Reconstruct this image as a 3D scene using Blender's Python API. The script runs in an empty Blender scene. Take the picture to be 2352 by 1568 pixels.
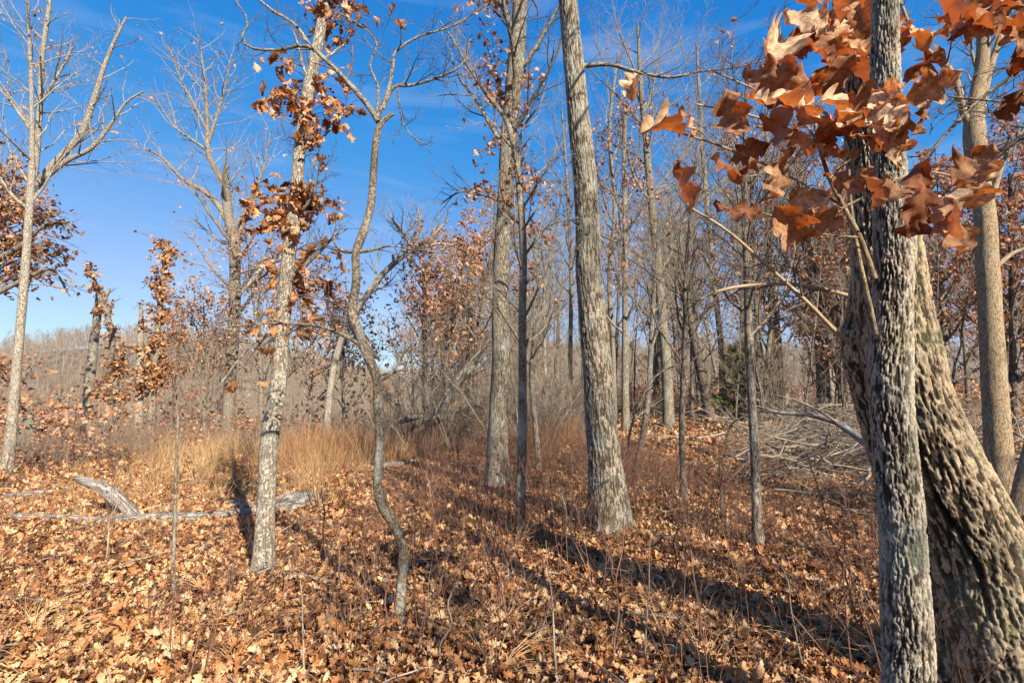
import bpy, math, random
import numpy as np
from mathutils import Vector
random.seed(7)
RNG = np.random.default_rng(7)
PI = math.pi
S = bpy.context.scene
COL = S.collection
# ------------------------------------------------------------------ camera, sky, sun, exposure
TILT = math.radians(6.2); FPX = 1176.0; EYE = 1.6
cam = bpy.data.cameras.new('camera'); cam.lens = 18; cam.sensor_width = 36
cam.clip_start = .05; cam.clip_end = 3000
co = bpy.data.objects.new('camera', cam); COL.objects.link(co); S.camera = co
co.location = (0, 0, EYE); co.rotation_euler = (PI/2 + TILT, 0, 0)
SUN_EL, SUN_AZ = math.radians(33), math.radians(148)
sl = bpy.data.lights.new('sun', 'SUN'); sl.energy = 5.0; sl.angle = math.radians(.53); sl.color = (1, .91, .76)
so = bpy.data.objects.new('sun', sl); COL.objects.link(so)
sdir = Vector((math.cos(SUN_EL)*math.sin(SUN_AZ), math.cos(SUN_EL)*math.cos(SUN_AZ), math.sin(SUN_EL)))
so.rotation_euler = sdir.to_track_quat('Z', 'Y').to_euler()
W = bpy.data.worlds.new('World'); S.world = W; W.use_nodes = True
wn, wl = W.node_tree.nodes, W.node_tree.links
sk = wn.new('ShaderNodeTexSky'); sk.sky_type = 'NISHITA'; sk.sun_disc = False
sk.sun_elevation = SUN_EL; sk.sun_rotation = SUN_AZ
sk.air_density = 1; sk.dust_density = .3; sk.ozone_density = 3
sep = wn.new('ShaderNodeSeparateColor'); wl.new(sk.outputs[0], sep.inputs[0])
cmb = wn.new('ShaderNodeCombineColor')
for i, (a, g) in enumerate(((1.05, 1.5), (.88, .78), (1.0, .38))):   # film-like response of the clear sky, the same in all directions
    m0 = wn.new('ShaderNodeMath'); m0.operation = 'MULTIPLY'; m0.inputs[1].default_value = .12; wl.new(sep.outputs[i], m0.inputs[0])
    if i == 0:
        m1 = wn.new('ShaderNodeFloatCurve'); cv = m1.mapping.curves[0]; cv.points[0].location = (0, 0); cv.points[1].location = (1, .74)
        for q_ in ((.122, .037), (.224, .175), (.363, .35), (.518, .46)): cv.points.new(*q_)
        m1.mapping.update(); wl.new(m0.outputs[0], m1.inputs[1])
    else:
        m1 = wn.new('ShaderNodeMath'); m1.operation = 'POWER'; m1.inputs[1].default_value = g; wl.new(m0.outputs[0], m1.inputs[0])
    m2 = wn.new('ShaderNodeMath'); m2.operation = 'MULTIPLY'; m2.inputs[1].default_value = a/.12; wl.new(m1.outputs[0], m2.inputs[0])
    wl.new(m2.outputs[0], cmb.inputs[i])
# thin cirrus
tc = wn.new('ShaderNodeTexCoord'); mp = wn.new('ShaderNodeMapping'); mp.inputs['Scale'].default_value = (2.2, 2.2, 11)
mp.inputs['Rotation'].default_value = (.12, .1, 0)
nz = wn.new('ShaderNodeTexNoise'); nz.inputs['Scale'].default_value = 1.6; nz.inputs['Detail'].default_value = 7; nz.inputs['Distortion'].default_value = .6
cr = wn.new('ShaderNodeValToRGB'); cr.color_ramp.elements[0].position = .52; cr.color_ramp.elements[1].position = .8
cr.color_ramp.elements[1].color = (.22, .22, .22, 1)
mx = wn.new('ShaderNodeMix'); mx.data_type = 'RGBA'; mx.inputs[7].default_value = (6.6, 7.4, 8.2, 1)
wl.new(tc.outputs['Generated'], mp.inputs[0]); wl.new(mp.outputs[0], nz.inputs[0]); wl.new(nz.outputs[0], cr.inputs[0])
wl.new(cr.outputs[0], mx.inputs[0]); wl.new(cmb.outputs[0], mx.inputs[6]); wl.new(mx.outputs[2], wn['Background'].inputs[0])
wn['Background'].inputs[1].default_value = .056
S.view_settings.view_transform = 'Standard'; S.view_settings.look = 'None'
S.view_settings.gamma = 1; S.view_settings.use_curve_mapping = False; S.view_settings.exposure = 1.2
S.render.engine = 'CYCLES'
S.cycles.max_bounces = 5; S.cycles.diffuse_bounces = 3; S.cycles.glossy_bounces = 1; S.cycles.transmission_bounces = 3
S.cycles.caustics_reflective = False; S.cycles.caustics_refractive = False

# ------------------------------------------------------------------ maths helpers
def sstep(a, b, x):
    t = np.clip((np.asarray(x, float)-a)/(b-a), 0, 1); return t*t*(3-2*t)
def _h(i, j, k, s=0):
    n = (i.astype(np.int64)*374761393 + j.astype(np.int64)*668265263 + k.astype(np.int64)*2147483647 + s*1274126177) & 0xffffffff
    n = ((n ^ (n >> 13))*1274126177) & 0xffffffff
    n = ((n ^ (n >> 16))*2246822519) & 0xffffffff
    return ((n ^ (n >> 15)) & 0xffffff)/float(0xffffff)
def vnoise(p, s=0):
    p = np.asarray(p, float); f = np.floor(p); u = p-f; u = u*u*(3-2*u); f = f.astype(np.int64)
    r = 0
    for a in (0, 1):
        for b in (0, 1):
            for c in (0, 1):
                w = (u[..., 0] if a else 1-u[..., 0])*(u[..., 1] if b else 1-u[..., 1])*(u[..., 2] if c else 1-u[..., 2])
                r = r + w*_h(f[..., 0]+a, f[..., 1]+b, f[..., 2]+c, s)
    return r*2-1
def fbm(p, o=3, s=0):
    r, a = 0, 1
    for i in range(o): r = r + a*vnoise(np.asarray(p)*2**i, s+i); a *= .5
    return r
def worley(p, s=0):
    f = np.floor(p).astype(np.int64); F1 = np.full(p.shape[:-1], 9.); F2 = F1.copy()
    for a in (-1, 0, 1):
        for b in (-1, 0, 1):
            for c in (-1, 0, 1):
                i, j, k = f[..., 0]+a, f[..., 1]+b, f[..., 2]+c
                q = np.stack([i+_h(i, j, k, s), j+_h(i, j, k, s+1), k+_h(i, j, k, s+2)], -1)
                d = np.sqrt(((q-p)**2).sum(-1)); m = d < F1
                F2 = np.where(m, F1, np.minimum(F2, d)); F1 = np.where(m, d, F1)
    return F1, F2
def gz(x, y):
    x = np.asarray(x, float); y = np.asarray(y, float)
    r = .035*np.clip(y-4, 0, 22)*sstep(-7, 1, x)
    r = r + .05*np.clip(y-6, 0, 14)*sstep(3, 7, x)*.35
    lf = sstep(2, -12, x)
    r = r - lf*sstep(14, 70, y)*9                                   # the hillside drops away into a valley
    far = sstep(75, 230, y)
    r = r + far*(36 + 5*np.sin(x*.011+1) + 3*np.sin(x*.031))*(sstep(-40, -140, x)*.55+.38)
    p = np.stack([x*.45, y*.45, x*0], -1)
    r = r + vnoise(p, 3)*.07*sstep(1, 4, np.hypot(x, y)) + vnoise(p*3.1, 5)*.025
    return r
Z0 = float(gz(0, 0))
def _ray(px, py):
    u, v = (px-1176)/FPX, (py-784)/FPX
    return np.array([u, math.cos(TILT)+v*math.sin(TILT), math.sin(TILT)-v*math.cos(TILT)])
def P(px, py, d):                       # point of the place that lies d metres ahead in that direction
    r = _ray(px, py); return np.array([0, 0, EYE]) + r*(d/r[1])
def G(px, py):                          # ground point in that direction
    r = _ray(px, py); t = 1.004**np.arange(1700); p = np.array([0, 0, EYE])+r*t[:, None]
    k = np.argmax(p[:, 2] < gz(p[:, 0], p[:, 1])); return p[k] if k else p[-1]
def unit(v): return v/np.maximum(np.linalg.norm(v, axis=-1, keepdims=True), 1e-9)
def resample(pts, rad, K, pw=1):
    pts = np.asarray(pts, float); rad = np.asarray(rad, float); n = len(pts)
    if n < 3:
        t = np.linspace(0, 1, K)[:, None]; return pts[0]+(pts[-1]-pts[0])*t, rad[0]+(rad[-1]-rad[0])*t[:, 0]
    Q = np.column_stack([pts, rad]); E = np.vstack([2*Q[0]-Q[1], Q, 2*Q[-1]-Q[-2]])
    L = np.concatenate([[0], np.cumsum(np.linalg.norm(np.diff(pts, axis=0), axis=1))])
    s = L[-1]*np.linspace(0, 1, K)**pw; idx = np.clip(np.searchsorted(L, s, 'right')-1, 0, n-2)
    u = ((s-L[idx])/np.maximum(L[idx+1]-L[idx], 1e-9))[:, None]
    a, b, c, d = E[idx], E[idx+1], E[idx+2], E[idx+3]
    R = .5*(2*b+(c-a)*u+(2*a-5*b+4*c-d)*u**2+(3*b-a-3*c+d)*u**3)
    return R[:, :3], np.maximum(R[:, 3], .0008)

# ------------------------------------------------------------------ mesh helpers
def new_mesh(name, V, F, mat=None, smooth=True, attrs=None):
    me = bpy.data.meshes.new(name); V = np.ascontiguousarray(V, dtype=np.float32)
    me.vertices.add(len(V)); me.vertices.foreach_set('co', V.ravel())
    if not isinstance(F, (list, tuple)): F = [F]
    F = [np.asarray(f, dtype=np.int32) for f in F if len(f)]
    li = np.concatenate([f.ravel() for f in F]); tot = np.concatenate([np.full(len(f), f.shape[1], np.int32) for f in F])
    me.loops.add(len(li)); me.loops.foreach_set('vertex_index', li)
    me.polygons.add(len(tot)); me.polygons.foreach_set('loop_start', np.concatenate([[0], np.cumsum(tot)[:-1]]).astype(np.int32))
    me.polygons.foreach_set('loop_total', tot)
    if smooth: me.polygons.foreach_set('use_smooth', np.ones(len(tot), bool))
    for k, a in (attrs or {}).items():
        a = np.ascontiguousarray(a, dtype=np.float32)
        at = me.attributes.new(k, 'FLOAT_VECTOR' if a.ndim == 2 else 'FLOAT', 'POINT')
        at.data.foreach_set('vector' if a.ndim == 2 else 'value', a.ravel())
    if mat: me.materials.append(mat)
    me.update(); me.validate(); return me
def link(name, me, parent=None):
    o = bpy.data.objects.new(name, me); COL.objects.link(o)
    if parent: o.parent = parent
    return o
def part(name, me, parent):             # a part modelled in world coordinates under a thing placed at its base
    o = link(name, me, parent); me.transform(parent.matrix_basis_inv if False else MI(parent)); return o
def MI(o):
    from mathutils import Matrix
    return Matrix.Translation(o.location).inverted()
def thing(name, label, cat, loc=(0, 0, 0), group=None, me=None):
    o = bpy.data.objects.new(name, me); COL.objects.link(o); o.location = loc
    if me: me.transform(MI(o))
    o['label'] = label; o['category'] = cat
    if group: o['group'] = group
    return o
def tubes(pts, rad, sides):
    """pts (N,K,3), rad (N,K) -> verts, quads, bark coordinates"""
    N, K, _ = pts.shape
    T = unit(np.gradient(pts, axis=1)) if K > 2 else np.repeat(unit(pts[:, 1:]-pts[:, :1]), 2, 1)
    md = np.abs(unit(pts[:, -1]-pts[:, 0])); ax = np.eye(3)[np.argmin(md, 1)][:, None, :]
    A = unit(np.cross(T, np.broadcast_to(ax, T.shape))); B = np.cross(T, A)
    th = np.arange(sides)*2*PI/sides; c, s = np.cos(th), np.sin(th)
    V = pts[:, :, None]+rad[:, :, None, None]*(A[:, :, None]*c[None, None, :, None]+B[:, :, None]*s[None, None, :, None])
    L = np.concatenate([np.zeros((N, 1)), np.cumsum(np.linalg.norm(np.diff(pts, axis=1), axis=2), 1)], 1)
    off = RNG.random((N, 1, 1))*20
    rm = rad.mean(1)[:, None, None]
    C = np.stack([np.broadcast_to(rm*c, (N, K, sides))+off, np.broadcast_to(rm*s, (N, K, sides)), np.broadcast_to(L[:, :, None], (N, K, sides))], -1)
    base = (np.arange(N)*K*sides)[:, None, None]+(np.arange(K-1)*sides)[None, :, None]
    i = np.arange(sides); j = (i+1) % sides
    F = np.stack([base+i, base+j, base+sides+j, base+sides+i], -1).reshape(-1, 4)
    return V.reshape(-1, 3), F, C.reshape(-1, 3)
def merge(chunks):
    Vs, Fs, Cs, o = [], {}, [], 0
    for V, F, C in chunks:
        Fs.setdefault(F.shape[1], []).append(F+o); Vs.append(V); Cs.append(C); o += len(V)
    return np.concatenate(Vs), [np.concatenate(f) for f in Fs.values()], np.concatenate(Cs)
def tube_mesh(name, polys, mat):
    V, F, C = merge([tubes(p, r, s) for p, r, s in polys])
    return new_mesh(name, V, F, mat, True, {'bark_co': C})
def trunk_mesh(name, pts, rad, mat, sides=16, K=48, rough=.06, flare=0, cap=False, bark=None, gash=None):
    p, r = resample(pts, rad, K, 1.5 if bark and K > 600 else 1)
    V, F, C = tubes(p[None], r[None], sides)
    ctr = np.repeat(p, sides, 0); n = unit(V-ctr); rr = np.repeat(r, sides)
    L = C[:, 2]; th = np.arctan2(C[:, 1], C[:, 0]-C[:, 0].mean())
    q = np.column_stack([np.cos(th)*1.3, np.sin(th)*1.3, L*1.6/max(.15, r.mean()*6)])
    d = rr*rough*fbm(q+RNG.random(3)*30, 3)
    if flare:                            # root flare with buttresses
        f = np.exp(-np.maximum(L-.15, 0)/.22)
        d = d + rr*f*(flare*.5+flare*(.5+.5*np.cos(th*5+1.3*np.sin(th*2)))**2)
    ridge = np.ones(len(V))
    if bark:
        sx, sz, dep = bark
        w = np.column_stack([vnoise(C*[7, 7, 4], 11), vnoise(C*[7, 7, 4], 12), .5*vnoise(C*6, 14)])*.5
        wf = np.column_stack([vnoise(C*[55, 55, 40], 15), vnoise(C*[55, 55, 40], 16), vnoise(C*[55, 55, 40], 17)*.5])*.34
        t1 = fbm(C/np.array([sx, sx, sz])+w+wf*.6, 4, 21); t2 = fbm(C/np.array([sx*.7, sx*.7, sz*.45])+wf, 3, 31)
        G1, G2 = worley(C/np.array([sx*1.5, sx*1.5, sx*3])+w+wf*1.6, 41)
        h = sstep(-.42, .22, t1)*(.5+.5*sstep(.0, .14, G2-G1+.2*t2)); h2 = sstep(-.4, .3, t2)
        top = .5*vnoise(C*[60, 60, 40], 8)+.5*vnoise(C*[130, 130, 90], 9)
        ridge = np.clip(h*(.55+.45*h2)+.1*top, 0, 1)
        d = d + dep*(1.3*(h-1)+.5*(h2-1)+.4*top)
    if gash is not None:
        for (a0, L0, L1, wd, dp) in gash:
            da = np.abs((th-a0-.12*np.sin(L*6)+PI) % (2*PI)-PI)*rr
            e = sstep(L0, L0+.08, L)*sstep(L1, L1-.08, L)*sstep(wd, wd*.65, da+.008*vnoise(C*40, 5))
            d = d - dp*e; ridge = ridge*(1-e*min(1, dp*9))
    V = V+n*d[:, None]; smooth = not (bark and K > 400)
    Fs = [F]
    if cap:
        V = np.vstack([V, p[-1][None], p[0][None]]); e = len(V)-2
        i = np.arange(sides); j = (i+1) % sides; b = (K-1)*sides
        Fs.append(np.concatenate([np.column_stack([b+i, b+j, np.full(sides, e)]), np.column_stack([j, i, np.full(sides, e+1)])]))
        C = np.vstack([C, C[-1:], C[:1]]); ridge = np.append(ridge, [1, 1])
    return new_mesh(name, V, Fs, mat, smooth, {'bark_co': C, 'ridge': ridge})

# ------------------------------------------------------------------ materials
def mat(name):
    m = bpy.data.materials.new(name); m.use_nodes = True; nt = m.node_tree
    b = nt.nodes['Principled BSDF']; b.inputs['Roughness'].default_value = .9
    b.inputs['Specular IOR Level'].default_value = .25
    return m, nt.nodes, nt.links, b
def ramp(n, stops):
    r = n.new('ShaderNodeValToRGB'); e = r.color_ramp.elements
    while len(e) < len(stops): e.new(.5)
    for k, (p, c) in enumerate(stops): e[k].position = p; e[k].color = (*c, 1)
    return r
def mixc(n, l, f, a, b, mode='MIX'):
    m = n.new('ShaderNodeMix'); m.data_type = 'RGBA'; m.blend_type = mode
    for s, v in ((0, f), (6, a), (7, b)):
        if hasattr(v, 'links') or hasattr(v, 'node'): l.new(v, m.inputs[s])
        elif s == 0: m.inputs[0].default_value = v
        else: m.inputs[s].default_value = (*v, 1)
    return m.outputs[2]
def attr(n, name):
    a = n.new('ShaderNodeAttribute'); a.attribute_name = name; return a
def scaled(n, l, vec, sc):
    m = n.new('ShaderNodeMapping'); m.inputs['Scale'].default_value = sc; l.new(vec, m.inputs[0]); return m.outputs[0]
def noise(n, l, vec, scale, detail=4, rough=.55):
    t = n.new('ShaderNodeTexNoise'); t.inputs['Scale'].default_value = scale; t.inputs['Detail'].default_value = detail
    t.inputs['Roughness'].default_value = rough
    if vec is not None: l.new(vec, t.inputs[0])
    return t.outputs[0]
def bark_mat(name, dark, mid, light, plate=(34, 34, 9), bump=.012, lichen=.3, lichen_col=(.36, .42, .36), moss=0, hi=False):
    m, n, l, b = mat(name); a = attr(n, 'bark_co').outputs['Vector']
    wv = n.new('ShaderNodeTexNoise'); wv.inputs['Scale'].default_value = 7; l.new(a, wv.inputs[0])
    ad = n.new('ShaderNodeVectorMath'); ad.operation = 'MULTIPLY_ADD'; ad.inputs[1].default_value = (.05, .05, .09)
    l.new(wv.outputs[1], ad.inputs[0]); l.new(a, ad.inputs[2]); av = ad.outputs[0]
    def ridged(vec, w0, w1):
        t = noise(n, l, vec, 1, 5, .62); r_ = ramp(n, [(.40+w0, (0, 0, 0)), (.40+w1*1.6, (1, 1, 1))]); l.new(t, r_.inputs[0]); return r_
    ra = ridged(scaled(n, l, av, plate), .0, .07); rbk = ridged(scaled(n, l, av, (plate[0]*.8, plate[1]*.8, plate[2]*3)), 0, .05)
    r1 = n.new('ShaderNodeMix'); r1.data_type = 'RGBA'; r1.blend_type = 'MULTIPLY'; r1.inputs[0].default_value = .6; l.new(ra.outputs[0], r1.inputs[6]); l.new(rbk.outputs[0], r1.inputs[7])
    class _O: pass
    r1o = _O(); r1o.outputs = [r1.outputs[2]]; r1 = r1o
    fine = noise(n, l, scaled(n, l, a, (1, 1, .35)), 90, 5, .7)
    big = noise(n, l, a, 3.5, 5, .6)
    tone = ramp(n, [(.3, mid), (.62, light)]); l.new(fine, tone.inputs[0])
    if hi: edge = attr(n, 'ridge').outputs['Fac']
    else: edge = r1.outputs[0]
    if hi:
        er = ramp(n, [(.15, (0, 0, 0)), (.75, (1, 1, 1))]); l.new(edge, er.inputs[0]); edge = er.outputs[0]
    c = mixc(n, l, edge, dark, tone.outputs[0])
    lr = ramp(n, [(.5, (0, 0, 0)), (.62, (1, 1, 1))]); l.new(big, lr.inputs[0])
    ml = n.new('ShaderNodeMath'); ml.operation = 'MULTIPLY'; ml.inputs[1].default_value = lichen; l.new(lr.outputs[0], ml.inputs[0])
    c = mixc(n, l, ml.outputs[0], c, lichen_col)
    if moss:
        mn = noise(n, l, a, 6, 6, .7); mr = ramp(n, [(.55, (0, 0, 0)), (.7, (moss, moss, moss))]); l.new(mn, mr.inputs[0])
        c = mixc(n, l, mr.outputs[0], c, (.075, .085, .018))
    l.new(c, b.inputs[0])
    bp = n.new('ShaderNodeBump'); bp.inputs['Distance'].default_value = bump; bp.inputs['Strength'].default_value = 1
    hm = n.new('ShaderNodeMath'); hm.operation = 'MULTIPLY_ADD'; hm.inputs[1].default_value = .35; l.new(fine, hm.inputs[0])
    if hi: hm.inputs[2].default_value = 0; bp.inputs['Distance'].default_value = .006
    else: l.new(r1.outputs[0], hm.inputs[2])
    l.new(hm.outputs[0], bp.inputs['Height']); l.new(bp.outputs[0], b.inputs['Normal'])
    return m
B_NEAR = bark_mat('furrowed_bark', (.03, .022, .015), (.15, .115, .08), (.40, .34, .26), lichen=.3, lichen_col=(.34, .35, .28), moss=.5, hi=True)
B_LEAN = bark_mat('mossy_furrowed_bark', (.035, .024, .015), (.22, .155, .095), (.44, .335, .215), lichen=.25, lichen_col=(.30, .31, .2), moss=.8, hi=True)
B_OAK = bark_mat('grey_oak_bark', (.06, .05, .04), (.17, .14, .10), (.38, .32, .235), plate=(95, 95, 8), bump=.012, lichen=.3, moss=.4)
B_OAKN = bark_mat('grey_oak_furrowed_bark', (.06, .045, .032), (.14, .115, .085), (.35, .295, .22), lichen=.25, moss=.35, hi=True)
B_PALE = bark_mat('pale_flaky_bark', (.17, .135, .10), (.31, .26, .195), (.48, .42, .33), plate=(60, 60, 20), bump=.010, lichen=.2)
B_CROOK = bark_mat('blotchy_bark', (.07, .05, .033), (.16, .12, .08), (.32, .26, .19), plate=(70, 70, 40), bump=.004, lichen=.5, lichen_col=(.42, .45, .40), moss=.3)
B_SMOOTH = bark_mat('smooth_tan_bark', (.14, .10, .06), (.27, .185, .10), (.38, .28, .17), plate=(70, 70, 18), bump=.003, lichen=.15, moss=.25)
B_GREY = bark_mat('plain_grey_bark', (.075, .06, .045), (.19, .155, .115), (.37, .31, .235), plate=(80, 80, 12), bump=.01, lichen=.2)
B_DARK = bark_mat('dark_brown_bark', (.035, .027, .02), (.11, .085, .065), (.22, .18, .14), plate=(40, 40, 10), bump=.01, lichen=.1)
B_FALL = bark_mat('weathered_wood', (.10, .08, .065), (.23, .20, .17), (.42, .385, .34), plate=(70, 70, 3.5), bump=.006, lichen=.1)
def simple(name, c1, c2, scale=8, inst=False):
    m, n, l, b = mat(name)
    r = ramp(n, [(.3, c1), (.7, c2)])
    if inst:
        oi = n.new('ShaderNodeObjectInfo'); l.new(oi.outputs['Random'], r.inputs[0]); r.color_ramp.elements[0].position = 0; r.color_ramp.elements[1].position = 1
    else:
        l.new(noise(n, l, attr(n, 'bark_co').outputs['Vector'], scale, 3), r.inputs[0])
    l.new(r.outputs[0], b.inputs[0]); return m
T_GREY = simple('grey_twig', (.15, .12, .085), (.38, .32, .24))
T_PINK = simple('far_twig', (.16, .12, .085), (.37, .295, .215))
T_DARK = simple('dark_twig', (.07, .05, .04), (.20, .155, .12))
T_HILL = simple('hillside_twig', (.17, .125, .088), (.40, .32, .24))
T_RED = simple('red_brown_stem', (.12, .055, .04), (.30, .17, .11), 3)
T_STICK = simple('dead_stick', (.16, .12, .085), (.46, .38, .285), 2.5)
def leaf_mat(name, stops, trans=.35, src='tone', tcol=(1, .55, .25), rough=.62, veins=False):
    m, n, l, b = mat(name); out = n['Material Output']
    b.inputs['Roughness'].default_value = rough; b.inputs['Specular IOR Level'].default_value = .4
    r = ramp(n, stops)
    if src == 'inst': l.new(n.new('ShaderNodeObjectInfo').outputs['Random'], r.inputs[0])
    else: l.new(attr(n, src).outputs['Fac'], r.inputs[0])
    tcn = n.new('ShaderNodeTexCoord').outputs['Object']
    sp = noise(n, l, tcn, 22 if src == 'inst' else 38, 5, .75); rr = ramp(n, [(.36, (.45, .38, .33)), (.6, (1.12, 1.08, 1.05))]); l.new(sp, rr.inputs[0])
    c = mixc(n, l, 1.0, r.outputs[0], rr.outputs[0], 'MULTIPLY')
    if veins:
        vr = ramp(n, [(0, (.50, .30, .17)), (.05, (.50, .30, .17)), (.10, (1, 1, 1))]); va = attr(n, 'vein').outputs['Fac']
        inv = ramp(n, [(.02, (1, 1, 1)), (.07, (0, 0, 0))]); l.new(va, inv.inputs[0])
        mf = n.new('ShaderNodeMath'); mf.operation = 'MULTIPLY'; mf.inputs[1].default_value = .5; l.new(inv.outputs[0], mf.inputs[0])
        c = mixc(n, l, mf.outputs[0], c, (.30, .14, .07))
        under = n.new('ShaderNodeNewGeometry').outputs['Backfacing']
        uf = n.new('ShaderNodeMath'); uf.operation = 'MULTIPLY'; uf.inputs[1].default_value = .6; l.new(under, uf.inputs[0])
        c = mixc(n, l, uf.outputs[0], c, (.42, .25, .16))
    l.new(c, b.inputs[0])
    t = n.new('ShaderNodeBsdfTranslucent'); tc2 = mixc(n, l, 1.0, c, tcol, 'MULTIPLY'); l.new(tc2, t.inputs[0])
    ms = n.new('ShaderNodeMixShader'); ms.inputs[0].default_value = trans
    l.new(b.outputs[0], ms.inputs[1]); l.new(t.outputs[0], ms.inputs[2]); l.new(ms.outputs[0], out.inputs[0])
    return m
L_LITTER = leaf_mat('dry_leaf_litter', [(0, (.09, .042, .02)), (.15, (.24, .10, .04)), (.30, (.46, .20, .07)), (.5, (.60, .32, .135)), (.7, (.72, .46, .225)), (.9, (.77, .57, .34)), (1, (.40, .15, .045))], .22, 'inst', (1, .6, .3))
L_TREE = leaf_mat('dry_oak_foliage', [(0, (.26, .11, .045)), (.25, (.48, .24, .10)), (.55, (.64, .37, .18)), (1, (.72, .50, .29))], .32)
L_FAR = leaf_mat('russet_foliage', [(0, (.26, .12, .06)), (.5, (.54, .29, .16)), (1, (.68, .43, .27))], .32)
L_HERO = leaf_mat('near_oak_leaf', [(0, (.10, .042, .024)), (.3, (.24, .088, .036)), (.5, (.36, .17, .075)), (.7, (.54, .34, .185)), (1, (.74, .56, .37))], .30, 'tone', (1.25, .5, .15), .8, veins=True)
L_YEL = leaf_mat('yellow_leaf', [(0, (.45, .38, .05)), (1, (.6, .52, .12))], .4, 'tone', (1, 1, .4))
L_GREEN = leaf_mat('cedar_foliage', [(0, (.08, .14, .025)), (1, (.20, .28, .06))], .2, 'tone', (1, 1, .4))
G_STRAW = simple('dry_straw', (.28, .14, .06), (.62, .42, .21), 1.3)
G_RED = simple('reddish_dry_grass', (.20, .085, .04), (.52, .29, .14), 1.3)
G_BRUSH = simple('brush_twig', (.10, .06, .04), (.36, .26, .19), 1.3)

# ------------------------------------------------------------------ leaves
def leaf_template(ns=8, lobes=3.5, curl=.5, cup=.3, roll=0, width=.36, across=1, sweep=.35, seed=0, wr=0, petiole=.0):
    """unit-length oak leaf: base at the origin, tip towards +X; lobed blade with curl, cup and pleats"""
    rs = np.random.default_rng(seed)
    t = np.linspace(0, 1, ns+1); tt = np.clip((t-.06)/.94, 0, 1)
    env = np.sin(PI*np.clip(tt, 0, 1)**.72)**.8
    lob = .36+.64*np.abs(np.sin(PI*lobes*np.clip(tt, 0, 1)**.9))**.55 if ns > 12 else np.where(np.arange(ns+1) % 2 == 1, 1., .45)
    w = width*env*lob; w[0] = .012; w[-1] = .01
    if ns > 8: w = np.where(t < .06, .012, w)
    A = np.linspace(-1, 1, 2*across+1)
    tg, ag = np.meshgrid(t, A, indexing='ij')
    asym = 1+.18*rs.standard_normal(2)
    wg = w[:, None]*np.where(ag < 0, asym[0], asym[1])
    x = tg+sweep*np.abs(ag)*wg; y = ag*wg
    vein = np.minimum(np.abs(y)*5, np.abs(((tg-.0)*lobes*2) % 1-.5)*.9+.02) if across > 2 else np.abs(ag)
    z = cup*np.abs(y)**1.4*1.6+.05*np.sin(7*tg+rs.random()*6)*np.sign(ag)*np.abs(ag)
    if wr:
        q = np.stack([x*5, y*5, x*0+seed], -1); z = z+wr*fbm(q, 3, seed)+wr*.35*np.cos((tg-.55*np.abs(ag)*wg/width)*2*PI*lobes*2)*np.abs(ag)
        z = z+wr*2.2*np.abs(ag)**3*np.sin(tg*17+rs.random()*6+ag*2)
    if roll:                              # edges rolled in
        r = 1/roll; y, z = r*np.sin(y*roll), z+r*(1-np.cos(y*roll))
    if abs(curl) > 1e-3:
        k = curl; cx = np.sin(x*k)/k; cz = (1-np.cos(x*k))/k
        nx, nz = -np.sin(x*k), np.cos(x*k); x, z = cx+nx*z, cz+nz*z
    V = np.stack([x, y, z], -1).reshape(-1, 3); m = 2*across+1
    i, j = np.meshgrid(np.arange(ns), np.arange(m-1), indexing='ij'); b = (i*m+j).ravel()
    F = np.column_stack([b, b+m, b+m+1, b+1])
    return V, F, vein.reshape(-1)
def rot_from(ax, roll):
    """(N,3) leaf axis, (N,) roll -> (N,3,3)"""
    X = unit(ax); ref = np.where(np.abs(X[:, 2:3]) > .9, np.array([[1., 0, 0]]), np.array([[0., 0, 1]]))
    Y = unit(np.cross(ref, X)); Z = np.cross(X, Y); c, s = np.cos(roll)[:, None], np.sin(roll)[:, None]
    return np.stack([X, Y*c+Z*s, Z*c-Y*s], -1)
SMALL = [leaf_template(4, curl=c, cup=.5, seed=i, width=.42)[:2] for i, c in enumerate((1.6, -1.2, .5))]
MEDIUM = [leaf_template(8, curl=c, cup=.5, seed=i, width=.36)[:2] for i, c in enumerate((2.0, -1.6, .9, -.5))]
def leaf_cloud(pos, size, ax, tmpl, rng, tone=None):
    n = len(pos); tone = rng.random(n) if tone is None else tone; ch, tn = [], []
    R = rot_from(ax, rng.random(n)*2*PI); pick = rng.integers(0, len(tmpl), n)
    for k, (V, F) in enumerate(tmpl):
        ii = np.where(pick == k)[0]
        if not len(ii): continue
        q = np.einsum('nij,vj->nvi', R[ii]*size[ii][:, None, None], V)+pos[ii][:, None]
        f = (F[None]+(np.arange(len(ii))*len(V))[:, None, None]).reshape(-1, F.shape[1])
        ch.append((q.reshape(-1, 3), f, np.repeat(tone[ii], len(V))[:, None].repeat(3, 1)))
    V, F, C = merge(ch); return V, F, C[:, 0]
def cloud_mesh(name, pos, size, ax, tmpl, rng, m, tone=None):
    V, F, T = leaf_cloud(pos, size, ax, tmpl, rng, tone); return new_mesh(name, V, F, m, True, {'tone': T})

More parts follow.
